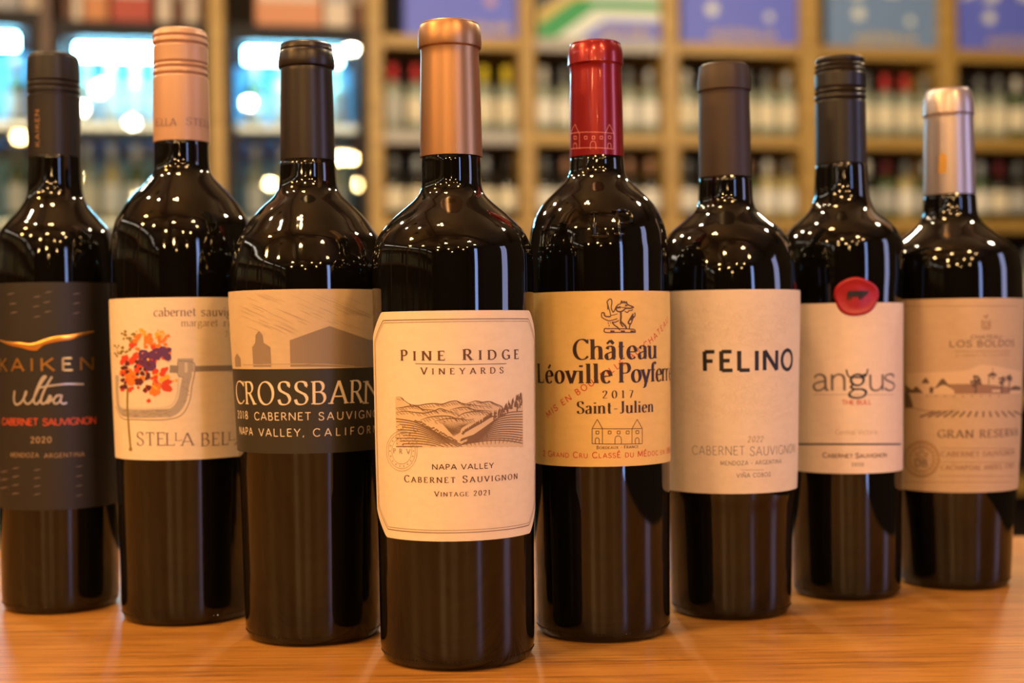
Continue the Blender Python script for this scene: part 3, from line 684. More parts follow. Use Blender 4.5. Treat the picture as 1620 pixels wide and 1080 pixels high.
b.wrap(ink, 'rule', M['brown'], lb, .00062)
T('Vineyards', 667, 795, 591.5, 11, SERIFS, M['brown'], lb, small=.86)
T('NAPA VALLEY', 684, 780, 742, 8.3, SANSX, M['dkbrown'], lb)
T('Cabernet Sauvignon', 641, 817, 763, 10.5, SERIFS, M['brown'], lb, small=.82)
T('Vintage 2021', 688, 775, 784.5, 8, SERIFS, M['brown'], lb, small=.82)
# landscape engraving, drawn in the rows and columns of the printed picture (0..198 wide, 0..88 high from the bottom)
def pv(x, y): return b.uv(628+x, 708-y)      # y up
rnd = random.Random(3)
tint = Ink(); xs = [i*198/48 for i in range(49)]
sky = pchip([(0,80),(8,79),(20,70),(35,67),(50,68),(70,70),(92,74),(105,71),(125,74),(150,72),(168,60),(180,72),(198,88)])
tint.between([pv(x, 10)[0] for x in xs], [pv(x, 1+.8*math.sin(x*.9))[1] for x in xs], [pv(x, sky(x)-2)[1] for x in xs])
b.wrap(tint, 'picture_ground', M['tint'], lb, .00060)
eng = Ink()
def L(pts, w=1.0, taper=1, sm=True):
    P = [pv(*p) for p in pts]; P = spl(P, 5) if sm else P; ww = b.mm(w)/2*1.35
    eng.ribbon(P, lambda a, c, t: ww*(1-.75*taper*abs(2*t-1)**2), .0008)
for pts in ([(0,80),(8,80),(14,74),(22,69),(34,67),(46,69),(60,70),(72,69),(84,73),(94,74),(104,70),(118,68),(134,66),(150,66)],
            [(110,70),(124,74),(134,72),(146,73),(156,69),(166,66)], [(0,63),(10,64),(22,66),(34,65),(42,61),(56,60),(64,58)], [(84,60),(96,63),(110,64),(122,60),(134,59),(150,58)],
            [(0,56),(14,58),(30,56),(44,55),(58,58),(68,62),(76,60),(88,56),(98,55)], [(38,44),(50,48),(64,50),(82,50),(96,46),(110,48)], [(60,42),(78,46),(96,46),(112,44),(122,46)], [(92,46),(104,54),(118,57),(132,57),(146,55)]):
    L(pts, 1.3)
    for (x0, y0), (x1, y1) in zip(pts, pts[1:]):
        for k in range(3):
            t = k/3; x = x0+(x1-x0)*t; y = y0+(y1-y0)*t
            L([(x, y-.5), (x+4+3*rnd.random(), y-4-2.5*rnd.random())], .7, 1, False)
for k in range(20):                                              # ploughed slope in the valley
    L([(68+k*2.6, 44-.2*k), (78+k*1.3, 32), (90+k*.5, 18+k*.3)], .6)
hl = [(0,46),(14,44),(28,41),(42,35),(56,28),(72,19),(88,11),(102,5)]
L(hl, 1.6, .3)
fl = pchip(hl)
for k in range(1, 11):                                           # left vineyard rows
    pts = [(x+k*4.5, fl(x)-k*4.4) for x in (-45, -30, -16, -4, 8, 22, 38, 54, 70, 86, 98)]; pts = [(x, y) for x, y in pts if x > -1]
    pts = [(x, y) for x, y in pts if y > 1 and x < 108]
    if len(pts) > 1: L(pts, 1.25, .3)
for k in range(120):
    x = rnd.uniform(0, 100)**1.0; y = rnd.uniform(1, max(2, fl(x)-3)); L([(x, y), (x+2.2, y-1.0)], 1.0, 1, False)
for k in range(30):                                              # bushes along the left ridge
    x = 30+k*2.2; y = fl(x)+rnd.uniform(0, 4.5)*(1-.5*abs(k-15)/15); L([(x-1.5, y), (x, y+1.6), (x+1.5, y)], 1.3, .4)
rr = [(102,22),(112,28),(124,35),(136,42),(148,49),(158,50),(168,56),(180,62),(197,68)]
fr = pchip(rr); L(rr[:6], 1.8, .3)
top = pchip([(100,22),(118,36),(134,44),(150,56),(166,66),(180,76),(197,86)])
for k in range(150):                                             # pines on the right ridge
    x = rnd.uniform(104, 196); lo = fr(x)-(8 if x > 150 else 0)*rnd.random(); y = rnd.uniform(lo, top(x)-5); hh = 4+5*(x-100)/100
    P = [pv(x-1.25, y), pv(x+1.25, y), pv(x+.3, y+hh), pv(x-.3, y+hh)]; eng.poly(P)
for k in range(13):                                              # right vineyard rows
    y0 = 4+k*4.4; P = [(100+k*1.2+rnd.random()*4, 5+k*1.0), (125+k*1.2, 9+k*2.0), (150+k*.6, 12+k*3.1), (175, 11+k*3.7), (197, 7+k*4.2)]
    P = [(x, min(y, fr(x)-4)) for x, y in P]; L(P, 1.4, .3)
for k in range(14): L([(112+k*6, 3+k*.35), (106+k*7, 10+k*.6)], .9)
for k in range(26): x = 100+k*.9; L([(x, 10+k*.35), (x+3, 15+k*.3)], 1.6, 1, False)
P = [(133,17),(134,24),(137,27),(141,24),(142,17)]; L(P, 1.2, 0, False)
b.wrap(eng, 'landscape_engraving', M['brown2'], lb, .00066)
ink = Ink()
for r_ in (24, 21, 15.5):
    P = [b.uv(637+r_*math.cos(t*PI/18), 713+r_*1.33*math.sin(t*PI/18)) for t in range(37)]; ink.ribbon(P, b.mm(.7)/2)
for k in range(18):
    a = k*PI/9; ink.ribbon([b.uv(637+17.3*math.cos(a), 713+17.3*1.33*math.sin(a)), b.uv(637+19.3*math.cos(a), 713+19.3*1.33*math.sin(a))], b.mm(1.6)/2)
b.wrap(ink, 'round_stamp', M['faint2'], lb, .00068)
T('PRV', 624, 650, 718, 7.5, SERIFS, M['faint2'], lb, off=.00070)

# ---- 2: red capsule, yellow label
b = Bottle('w', 948, 1020, [(960,106),(735,108.5),(460,111),(400,111),(380,109),(367,107.5),(356,104.5),(345,100.5),(335,95),(325,88.5),(315,80),(303,67),(290,53.5),(281,47),(275,44.5),(260,43),(240,42),(90,40)],
    [(240,42.8),(180,42),(118,41),(110,40.8),(107,41.5),(104,43.6),(90,43.4),(80,42.2),(74,40)], M['redfoil'], 'capsule', 69, 244,
    'dark wine bottle with red capsule and bright yellow label, just right of the foremost bottle')
lb = b.label('label', M['pyel'], 460, 738, -100, 84, label='bright yellow paper label')
T('Ch\u00e2teau', 908, 1037, 568, 32, SERIFB, M['dkbrown'], lb)
T('L\u00e9oville', 853, 967, 606, 31, SERIFB, M['dkbrown'], lb, off=.00066)
T('Poyferr', 980, ('d', 72), 605.5, 31, SERIFB, M['dkbrown'], lb, off=.00066); T('\u00e9', ('d', 74), ('d', 86), 605.5, 31, SERIFB, M['dkbrown'], lb, off=.00066)
T('2017', 953, 1001, 629.5, 12, SERIFB, M['dkbrown'], lb)
T('Saint-Julien', 914, 1032, 653.5, 19, SERIFB, M['dkbrown'], lb)
T('Bordeaux - France', 944, 1009, 709.5, 5, SERIFS, M['brown'], lb, small=.8)
T('2 Grand Cru Class\u00c9 du M\u00c9doc en 1855', 861, ('d', 80), 724, 9, SANSM, M['red'], lb, small=.8, off=.00063)
T('MIS EN BOUTEILLE AU CHATEAU', 868, 1055, 661, 9.5, SANSM, M['red'], lb, y1=508, off=.00060)
ink = Ink()
def chateau(ink, f, w, tr=1):
    def l(*p): ink.ribbon([f(*q) for q in p], w, .001)
    l((0,0),(78,0)); l((0,0),(0,24)); l((78,0),(78,24)); l((0,24),(78,24))
    for x in (0, 62): l((x,24),(x+8,38.5)); l((x+8,38.5),(x+16,24))
    l((16,0),(16,24)); l((62,0),(62,24))
    for x, y in ((6,15.5),(25,15.5),(39,15.5),(53,15.5),(68,16)):
        l((x,y),(x+4.5,y)); l((x+4.5,y),(x+4.5,y+4.5)); l((x+4.5,y+4.5),(x,y+4.5)); l((x,y+4.5),(x,y))
    for x, r, h in ((8,3,6),(70,3,6),(40.5,5,7)):
        l((x-r,0),(x-r,h)); l((x+r,0),(x+r,h)); l(*[(x+r*math.cos(t*PI/8), h+r*1.1*math.sin(t*PI/8)) for t in range(9)])
chateau(ink, lambda x, y: b.uv(937+x, 701.5-y), b.mm(1.1)/2)
b.wrap(ink, 'house_drawing', M['brown'], lb, .00064)
ink = Ink()
def ln(pts, w): b.line(ink, [(940+x/15.43, 465+y/15.43) for x, y in pts], w*1.35, True)
for pts, w in (([(330,380),(325,250),(310,200),(340,150),(385,120),(420,150),(425,220),(410,330),(430,400),(460,440),(500,380),(530,310),(580,260),(640,240)], 1.3),
  ([(330,250),(350,330),(380,430),(400,540)], 1.1), ([(180,460),(240,460),(250,520),(300,550),(400,550)], 1.6), ([(180,460),(180,550),(220,590),(340,650),(430,640),(560,600)], 1.2),
  ([(400,520),(480,510),(560,480)], .9), ([(430,680),(500,690),(600,640)], 1.3), ([(640,240),(660,170),(690,220),(720,180),(745,220),(775,190),(790,240),(850,280),(930,310),(950,340)], 1.6),
  ([(600,300),(680,330),(760,320)], 1.0), ([(740,275),(800,285)], 1.8), ([(520,330),(540,400),(600,430),(690,410),(760,350),(860,350),(930,330)], 1.7), ([(520,340),(580,330),(640,330)], 2.2),
  ([(730,420),(800,450),(830,410),(900,400),(930,370)], 1.2), ([(640,420),(645,560),(640,660),(690,720),(750,780),(780,860)], 2.2), ([(430,690),(490,760),(560,810),(620,880)], 1.6),
  ([(620,680),(660,760),(700,800)], 1.6), ([(970,450),(985,520),(930,600),(900,690),(860,760),(840,860)], 1.5), ([(940,480),(870,600),(820,700),(860,730)], 2.0), ([(930,520),(880,640)], 3.2),
  ([(240,880),(260,840),(330,845),(600,845),(940,860),(985,910),(960,935),(600,935),(280,935),(240,880)], 1.3), ([(340,690),(340,730)], .9), ([(390,690),(390,720)], .9), ([(360,750),(360,790)], .9)):
    ln(pts, w)
for x in (440, 690, 920): ln([(x-50,912),(x+50,918)], 2.6)
b.wrap(ink, 'lion_crest', M['brown'], lb, .00064)
ink = Ink()
chateau(ink, lambda x, y: b.uv(903+x*.87, 236-y*1.02, 2), b.mm(.9)/2)
b.wrap(ink, 'house_drawing', M['pinkink'], b.cap, .00012, 1)
# raised letters on the glass shoulder
b.text('L', 936, 962, 375, 42, Style(.07, .055, .14, .05), GLASS_RED, b.glass, off=-.0001, ridge=.0020, name='raised_letter')
b.text('P', 975, 1006, 372, 42, Style(.07, .055, .14, .05), GLASS_RED, b.glass, off=-.0001, ridge=.0020, name='raised_letter')

# ---- 3: brown capsule, two-tone label (left of the front bottle)
b = Bottle('w', 491, 1025, [(980,108),(800,112),(713,115),(582,121),(460,126),(430,125),(400,119),(378,112),(364,102.5),(353,95),(342,86.5),(333,78),(324,69),(317,60.5),(311,54.5),(301,48.5),(290,45.5),(245,43.3),(90,40)],
    [(250,43.2),(180,42.3),(118,41),(113,41),(110.5,40.4),(108.5,44.2),(105,45),(97,44.8),(90,43.8),(85,42.8),(83,41.6),(80,42.2),(76,41)], M['browncap'], 'capsule', 71, 249,
    'dark wine bottle with brown capsule and two-tone sepia-charcoal label, just left of the foremost bottle')
lb = b.label('label', M['pcro'], 457, 717, -90, 90, label='label with a sepia sky above a charcoal band')
ink = Ink(); n = 60; us = [math.radians(b.f0-89.8+179.6*i/n)*b.Rl for i in range(n+1)]
v = b.uv(491, 583)[1]; nv = 10
for j in range(nv):
    lo = b.v0+(v-b.v0)*j/nv; hi = b.v0+(v-b.v0)*(j+1)/nv; ink.between(us, [lo]*(n+1), [hi]*(n+1))
b.wrap(ink, 'charcoal_band', M['crodark'], lb, .00060, label='charcoal lower band of the label')
T('C', ('d',-73), ('d',-57), 639, 36, SERIF, M['cream'], lb); T('ROSSBAR', 391, 572, 639.5, 36, SERIF, M['cream'], lb)
T('N', 574, 599, 639.5, 36, SERIF, M['cream'], lb)
T('2018', ('d',-72), ('d',-54), 663, 12, SANS, M['cream'], lb); T('CABERNET', 404, 492, 664.5, 12, SANS, M['cream'], lb); T('SAUVIGNON', 504, ('d', 66), 664.5, 12, SANS, M['cream'], lb)
T('NAPA', ('d',-70), ('d',-49), 689, 12, SANS, M['cream'], lb); T('VALLEY,', 411, 482, 690, 12, SANS, M['cream'], lb); T('CALIFORNIA', 495, ('d', 72), 690, 12, SANS, M['cream'], lb)
def px_shape(ink, xs, lo, hi):
    """vertical band between two functions of the column"""
    us_, a, c = [], [], []
    for x in xs:
        u, v_ = b.uv(x, lo(x)); us_.append(u); a.append(v_); c.append(b.uv(x, hi(x))[1])
    ink.between(us_, a, c)
def lin(P_):
    def f(x):
        for p_, q_ in zip(P_, P_[1:]):
            if x <= q_[0]: return p_[1]+(q_[1]-p_[1])*(x-p_[0])/(q_[0]-p_[0])
        return P_[-1][1]
    return f
def frange(a, c, n): return [a+(c-a)*i/n for i in range(n+1)]
ink = Ink(); rt = lin([(460,538),(521,515.5),(567,532),(598,543)])
px_shape(ink, frange(460, 596, 40), lambda x: 580, rt)
for xs_, ft in ((frange(402, 430, 28), lin([(402,549),(407,542),(407.3,531),(413.5,523),(419.7,531),(420,542),(430,549)])), (frange(374, 383, 4), lin([(374,566),(378,558),(383,567)]))):
    px_shape(ink, xs_, lambda x: 580, ft)
b.wrap(ink, 'barn_picture', M['barn'], lb, .00062, label='grey brown barn and silo silhouettes')
ink = Ink(); rnd = random.Random(5)
for k in range(60):
    x = rnd.uniform(380, 560); y = rnd.uniform(462, 515); l = rnd.uniform(15, 50)
    if y+l*.5 < rt(min(596, x+l))-3 and x+l < 590 : b.line(ink, [(x, y), (x+l*.5, y+l*.2), (x+l, y+l*.45)], rnd.uniform(.6, 1.5), taper=1)
b.line(ink, [(385,577),(440,576),(500,575.5),(560,579)], 1.6, True)
b.wrap(ink, 'sky_streaks', M['sky2'], lb, .00063)
ink = Ink()
for y, x0, w in ((539,550,4),(546,556,6),(552,552,3),(559,545,1.5)): b.line(ink, [(x0,y),(575,y+1),(590,y)], w)
for k in range(14): y = 530+k*3.4; b.line(ink, [(466+rnd.random()*20, y+3), (500+rnd.random()*20, y), (530+rnd.random()*25, y+1)], .7)
b.wrap(ink, 'brush_marks', M['clampdk'], lb, .00064)

# ---- 4: salmon screw cap, floral label
b = Bottle('w', 292, 992, [(950,105),(900,105.5),(720,109.5),(470,115.5),(410,115),(385,113),(370,111),(355,107.5),(344,102.5),(333,95.5),(322,88.5),(311,79),(302,70.5),(293,61.5),(284,53),(276,47.5),(268,44.8),(255,43.8),(225,43.2),(90,40)],
    [(218,45),(190,44.6),(128,44),(126,43.8),(122.5,41.2),(119,44),(115.5,43.6),(112,41),(108,43.8),(104.5,41.4),(101,43.8),(95,43.6),(78,43.6),(74.5,41.4),(71,44.6),(67,44.2),(63.5,41.6),(60,44),(57,43),(53,41)], M['salmon'], 'screw_cap', 50, 221,
    'dark wine bottle with salmon screw cap and floral cream label, second from the left end')
lb = b.label('label', M['pste'], 470, 727, -88, 88, label='warm white label with flowers and a screw clamp')
T('cabernet', 244, 310, 500, 14, SERIF, M['plumink'], lb); T('sauvignon', 318, ('d', 53), 500, 14, SERIF, M['plumink'], lb)
T('margaret', 287, 344, 516, 12, SERIF, M['faint2'], lb); T('river', 353, 384, 516, 12, SERIF, M['faint2'], lb); T('2020', 355, 381, 532, 9, SERIF, M['faint2'], lb)
T('STE', 218, 262, 704.5, 21, SERIF, M['plumink'], lb); T('L', 263, 277, 704.5, 20, SERIF, M['plumink'], lb); T('L', 277, 288, 697, 13, SERIF, M['plumink'], lb); T('A', 287, 306, 704.5, 20, SERIF, M['plumink'], lb)
T('BEL', 318, 360, 704.5, 21, SERIF, M['plumink'], lb); T('L', 360, 372, 697, 13, SERIF, M['plumink'], lb); T('A', 371, 387, 704, 20, SERIF, M['plumink'], lb)
def zp(pts): return [(170+x/4.5, 500+y/4.5) for x, y in pts]
ink = Ink(); b.line(ink, zp([(75,420),(78,560),(90,650),(150,690),(400,690),(480,670),(530,600),(550,500),(570,420)]), 13, True)
for P in (zp([(500,325),(610,325)]), zp([(500,370),(615,370)]), zp([(505,410),(600,410)])): b.line(ink, P, 11)
b.wrap(ink, 'clamp_picture', M['clamp'], lb, .00060, label='grey drawing of a screw clamp')
ink = Ink(); b.line(ink, zp([(620,375),(700,372),(800,370),(960,368)]), 9); b.line(ink, zp([(445,375),(505,378)]), 12); b.line(ink, zp([(500,325),(500,410),(520,430),(545,440)]), 1.2, True)
b.line(ink, zp([(65,640),(110,725),(200,735),(420,735),(530,700),(585,600),(600,500),(620,400),(610,330),(500,318)]), 1.5, True)
for k in range(70): x, y = rnd.uniform(100, 440), rnd.uniform(665, 720); b.line(ink, zp([(x,y),(x+25,y-4)]), .7)
for k in range(30): x, y = rnd.uniform(520, 575), rnd.uniform(450, 620); b.line(ink, zp([(x,y),(x+12,y-3)]), .7)
b.wrap(ink, 'clamp_shading', M['clampdk'], lb, .00062)
ink = Ink(); b.line(ink, zp([(90,440),(85,560),(100,640),(180,655),(400,650),(470,620),(500,540),(505,440)]), 3, True)
b.line(ink, zp([(560,330),(560,400)]), 4)
b.wrap(ink, 'clamp_highlight', M['clamplt'], lb, .00061)
inks = {k: Ink() for k in ('fl_r', 'fl_o', 'fl_y', 'fl_p', 'fl_d', 'fl_s')}
def blob(k, x, y, r, jag=.3, n=11):
    P = []
    for i in range(n):
        a = 2*PI*i/n; q = r*(1+rnd.uniform(-jag, jag)); P.append(b.uv(170+(x+q*math.cos(a))/4.5, 500+(y+q*math.sin(a))/4.5))
    inks[k].poly(P)
for k, n, x0, x1, y0, y1, r0, r1 in (('fl_r',44,95,430,190,530,10,26),('fl_o',38,200,460,130,270,9,20),('fl_o',10,130,250,380,480,14,30),('fl_y',12,340,430,390,470,14,26),('fl_s',26,95,200,90,260,5,12),('fl_y',14,210,290,95,150,6,13),('fl_y',16,340,430,100,160,6,12),
      ('fl_o',14,310,380,470,550,10,18),('fl_d',14,105,150,320,540,8,17),('fl_d',22,190,300,300,480,8,18),('fl_d',5,270,300,500,540,10,16),('fl_r',8,390,440,460,530,12,22),('fl_s',10,60,90,200,290,4,8),('fl_y',6,470,500,450,465,4,8)):
    for _ in range(n): blob(k, rnd.uniform(x0, x1), rnd.uniform(y0, y1), rnd.uniform(r0, r1))
for x, y, r in ((290,310,58),(350,270,42),(310,350,40),(260,270,34),(400,250,34),(430,290,26),(440,240,18)): blob('fl_p', x, y, r, .12, 16)
blob('fl_o', 175, 450, 44, .1); blob('fl_r', 420, 505, 30, .15); blob('fl_r', 298, 600, 15, .2)
b.line(inks['fl_s'], zp([(150,510),(148,640),(158,800),(172,960)]), 4.4, True); blob('fl_s', 170, 945, 13, .1)
blob('fl_y', 350, 500, 28, .2)
for i, k in enumerate(('fl_s', 'fl_y', 'fl_r', 'fl_o', 'fl_d', 'fl_p')): b.wrap(inks[k], 'flowers', M[k], lb, .00066+i*.00004)
ink = Ink(); blob_ = [b.uv(170+(295+9*math.cos(t))/4.5, 500+(308+9*math.sin(t))/4.5) for t in [i*PI/5 for i in range(10)]]; ink.poly(blob_); b.wrap(ink, 'flower_eye', M['fl_y'], lb, .00092)
for txt, x0, x1 in (('E', 247, 255), ('LLA', 256, 279), ('STELL', 295, 331)): b.text(txt, x0, x1, 199, 12, SERIF, M['plumink'], b.cap, .00025, 2)

# ---- 5: charcoal screw cap, charcoal label (left end)
b = Bottle('w', 91, 975, [(930,93.5),(800,95),(445,96),(410,94.5),(390,92.5),(378,90.5),(364,85.5),(353,76),(342,66),(331,56.5),(320,49.5),(312,46),(300,43.8),(285,42.8),(255,42),(90,40)],
    [(242,42.3),(200,42.4),(160,42),(155,42.2),(153,39.6),(149.5,39.6),(148,42.2),(143.5,42.2),(141,40),(138.5,42.2),(135,42.2),(132.5,40),(130,42.3),(105,41.8),(95,41.4),(91,39.6)], M['kaicap'], 'screw_cap', 88, 245,
    'dark wine bottle with charcoal cap and charcoal label bearing gold lettering, at the left end')
lb = b.label('label', M['kailab'], 446, 806, -92, 92, label='charcoal label with gold, silver and orange print')
T('KAIKEN', ('d',-65.5), ('d',35), 586, 20, SANSX, M['gold'], lb, off=.0008)
T('CABERNET', ('d',-63), 61, 671.5, 10.5, SANSX, M['orange'], lb); T('SAUVIGNON', 68, 151, 671.5, 10.5, SANSX, M['orange'], lb)
T('2020', 49, 82, 700, 9, SANSX, M['faint2'], lb); T('MENDOZA', 18, 62, 723, 7, SANS, M['faint2'], lb); T('ARGENTINA', 70, 133, 723, 7, SANS, M['faint2'], lb)
def zk(pts): return [(x/3.6, 440+y/3.6) for x, y in pts]
ink = Ink()
ft = pchip([(0,350),(60,362),(130,366),(170,372),(205,366),(260,345),(330,328),(400,322),(460,310),(530,300)])
fb = pchip([(0,356),(60,380),(130,396),(170,408),(205,412),(250,380),(330,360),(400,350),(460,332),(530,306)])
xs = frange(2, 528, 30); us_, lo, hi = [], [], []
for x in xs: u, v_ = b.uv(x/3.6, 440+fb(x)/3.6); us_.append(u); lo.append(v_); hi.append(b.uv(x/3.6, 440+ft(x)/3.6)[1])
n0 = len(ink.v)
for u, l, h in zip(us_, lo, hi): ink.v += [(u, l), (u, (l+h*1.2)/2.2), (u, h)]; ink.lift += [0, .0006, 0]
for i in range(len(us_)-1):
    q = n0+3*i; ink.f += [(q, q+3, q+4, q+1), (q+1, q+4, q+5, q+2)]
b.wrap(ink, 'bird_emblem', M['gold'], lb, .0007, label='raised gold bird in flight')
ink = Ink()
for pts, w in (([(88,640),(84,690),(96,718),(125,705),(150,660),(152,640)], 3.4), ([(152,640),(140,690),(160,715),(190,690),(235,600),(262,560),(240,570),(205,650),(195,700),(212,715),(235,690)], 3.2),
               ([(297,560),(262,620),(235,690),(245,714),(268,700),(285,665)], 3.4), ([(285,665),(292,680),(270,712),(300,690),(330,668),(345,662)], 2.6), ([(345,668),(322,668),(305,700),(318,714),(340,700),(352,665),(345,700),(360,714),(380,708)], 3.0),
               ([(228,622),(300,610),(380,602),(475,603)], 3.0)): b.line(ink, zk(pts), w, True)
b.wrap(ink, 'script_lettering', M['silvink'], lb, .0007)
ink = Ink()
for (x, y) in [(70,88),(80,145),(85,195),(215,105),(210,160),(215,218),(280,78),(270,135),(275,190),(435,88),(435,142),(435,198)]+[(95,1080+k*48) for k in range(4)]+[(215,1090+k*46) for k in range(4)]+[(30,1100+k*46) for k in range(3)]+[(450,1070+k*55) for k in range(4)]:
    b.line(ink, zk([(x-24,y+5),(x,y),(x+22,y-4)]), 1.6, taper=1)
b.wrap(ink, 'wave_marks', M['greyink'], lb, .0007)
# vertical word on the cap sleeve
ink = Ink(); tmp = Ink(); tmp.text('KAIKEN', 0, b.mm(60), 0, b.mm(8), SANSX)
u0, v0 = b.uv(63.5, 232, 2)
for (x, y) in tmp.v: ink.v.append((u0-y, v0+x))
ink.f = tmp.f; ink.lift = tmp.lift
b.wrap(ink, 'lettering', M['copper'], b.cap, .0003, 1)

# ---- 6: brown capsule, ivory label
b = Bottle('w', 1150.5, 985, [(950,95.5),(850,98),(800,101),(775,105),(600,110.5),(460,114),(430,112.5),(405,107.5),(390,102.5),(380,98),(371,92),(363,85),(356,76),(350,68.5),(345,62),(339,55),(333,49.5),(326,45.5),(318,43.5),(300,42.4),(270,41.6),(110,39)],
    [(272,41.8),(220,41.2),(155,40),(149,39.8),(146.5,40.4),(145,42.4),(130,42.2),(115,40.6),(108,39.2)], M['felcap'], 'capsule', 104, 277,
    'dark wine bottle with matte brown capsule and ivory label with bold black lettering')
lb = b.label('label', M['pfel'], 458, 781, -96, 88, label='ivory textured label')
T('FELINO', 1113, 1252, 586, 31, SANSB, M['black'], lb)
T('2022', 1182, 1206, 699, 9, Style(.07,.05,0,.02,20,.2), M['faint2'], lb)
T('CABERNET', 1096, 1178, 719.5, 14, THIN, M['greyink'], lb); T('SAUVIGNON', 1186, 1256, 719.5, 14, THIN, M['greyink'], lb)
T('MENDOZA - ARGENTINA', 1140, 1235, 735, 6.5, SANS, M['greyink'], lb)
T('VI\u00d1A COBOS', 1165, 1218, 754.5, 6.5, SANS, M['greyink'], lb)
ink = Ink(); b.line(ink, [(1172,743),(1208,743)], .8); b.wrap(ink, 'rule', M['faint'], lb, .00062)
ink = Ink()
for k in range(620):
    x, y = rnd.uniform(1068, 1254), rnd.uniform(484, 664); a = rnd.uniform(0, 6.3); P = []
    if 548 < y < 592 and x > 1104: continue
    for i in range(5): P.append((x, y)); x += 3.2*math.cos(a); y += 3.2*math.sin(a); a += rnd.uniform(.3, 1.1)*rnd.choice((-1, 1))
    if all(1066 < p[0] < 1258 for p in P): b.line(ink, P, .7, False)
b.wrap(ink, 'embossed_pattern', M['emb'], lb, .00059)

# ---- 7: black screw cap, white label with red seal
b = Bottle('w', 1334, 955, [(920,86),(750,89.5),(480,94),(430,97),(410,97),(400,96.5),(387,95.5),(375,91.5),(368,88),(361,83),(354,75.5),(347,67),(340,59.5),(333,52.5),(322,47),(312,44.5),(300,43),(275,41.8),(255,41),(110,38)],
    [(254,40.6),(200,40.4),(164,40.4),(160.5,38),(157,41),(154,40.8),(150.5,38.2),(147,41.1),(143.5,38.6),(140,40.8),(120,40.6),(116.5,38.2),(113,40.8),(109.5,38),(106,40.3),(102.5,37),(99,38.8)], M['blackcap'], 'screw_cap', 93, 257,
    'dark wine bottle with black screw cap and white label under a round red seal')
lb = b.label('label', M['pang'], 479, 749, -92, 86, label='white paper label')
AN = Style(.052, .034, 0, .02, 20)
for ch, x0, x1 in (('a',1286,1312),('n',1313,1342),('g',1342,1372),('u',1372,1400),('s',1396,1415)): T(ch, x0, x1, 617.5, 40, AN, M['black'] if ch == 'g' else M['greyink'], lb)
ink = Ink(); b.line(ink, [(1339,584),(1341,593),(1347,597),(1355,596),(1364,597),(1370,592),(1372,583)], 2.4, True); b.line(ink, [(1344,597),(1367,597)], 1.6)
b.wrap(ink, 'horns', M['black'], lb, .0007)
T('THE BULL', 1332, 1378, 639.5, 7, SANSX, M['red'], lb)
T('Central Victoria', 1322, 1387, 687, 8, THIN, M['faint2'], lb)
T('Cabernet Sauvignon', 1302, 1402, 724, 7.5, SANSX, M['brown'], lb, small=.8); T('2020', 1347, 1366, 737, 5, SANSX, M['greyink'], lb)
ink = Ink(); P = [(x, 702.3) for x in frange(1244, 1424, 20)]; b.line(ink, P, 2.6); b.wrap(ink, 'black_rule', M['black'], lb, .00062)
ink = Ink(); b.line(ink, [(x, 624) for x in frange(1287, 1412, 12)], 1); b.wrap(ink, 'rule', M['faint'], lb, .00061)
ink = Ink(); cu, cv = b.uv(1355, 469); ra, rb_ = b.mm(34.5), b.mm(30.5); n = 40; ring = [(0, .0010), (.55, .0010), (.80, .0010), (.85, .0014), (.93, .0014), (1.0, .0006), (1.01, -.0002)]
wob = lambda a: 1+.03*math.sin(3*a+1)+.02*math.sin(5*a)
for q, l in ring:
    for k in range(n): a = 2*PI*k/n; ink.v.append((cu+ra*q*wob(a)*math.cos(a), cv+rb_*q*wob(a)*math.sin(a))); ink.lift.append(l)
for i in range(len(ring)-1):
    for k in range(n): k2 = (k+1) % n; ink.f.append((i*n+k, (i+1)*n+k, (i+1)*n+k2, i*n+k2))
sl = b.wrap(ink, 'wax_seal', M['wax'], b.root, .0002, label='round red seal with a black bull')
ink = Ink()
def zs_(pts): return b.P([(1250+x/3.274, 430+y/3.274) for x, y in pts])
for P in ([(300,100),(365,98),(365,128),(300,126)], [(365,98),(385,100),(402,98),(392,116),(380,126),(365,128)], [(296,104),(302,104),(300,144),(292,144)], [(306,124),(316,124),(314,142),(306,142)], [(350,126),(360,126),(362,144),(354,144)], [(366,126),(374,124),(374,140),(368,140)]): ink.poly(zs_(P)[::-1])
b.wrap(ink, 'bull_silhouette', M['black'], sl, .0019)

# ---- 8: silver capsule, tan label (right end)
b = Bottle('w', 1505, 937, [(900,89.5),(840,93),(770,100),(650,107),(475,113),(430,112.5),(420,111.5),(400,107),(392,100),(385,92.5),(377,82),(370,72),(365,65),(361,60),(355,52.5),(350,48.5),(340,44.5),(325,43),(303,42),(150,39)],
    [(300,42),(250,41),(190,39.7),(187,39.6),(184,40.4),(182.5,41.4),(165,40.6),(150,37.8),(146,36)], M['silver'], 'capsule', 143, 306,
    'dark wine bottle with silver capsule and tan landscape label, at the right end')
lb = b.label('label', M['pbol'], 472, 779, -94, 88, label='tan label with a farm landscape')
T('CHATEAU', 1535, 1583, 535.5, 5.5, SANSX, M['landdk'], lb); T('LOS BOLDOS', 1502, 1603, 548, 9.5, Style(.085,.06,hx=1.4), M['landdk'], lb)
T("EL ESPIRITU DE CACHAPOAL", 1512, 1596, 563.5, 4, SANS, M["landmd"], lb)
T('GRAN RESERVA', 1484, 1608, 692, 12, Style(.10,.035,.14,.03), M['landdk'], lb)
T('CABERNET SAUVIGNON', 1489, 1603, 722, 8, SERIFS, M['landmd'], lb); T('CACHAPOAL ANDES, CHILE', 1489, 1603, 743, 7.5, SERIFS, M['landmd'], lb)
ink = Ink()
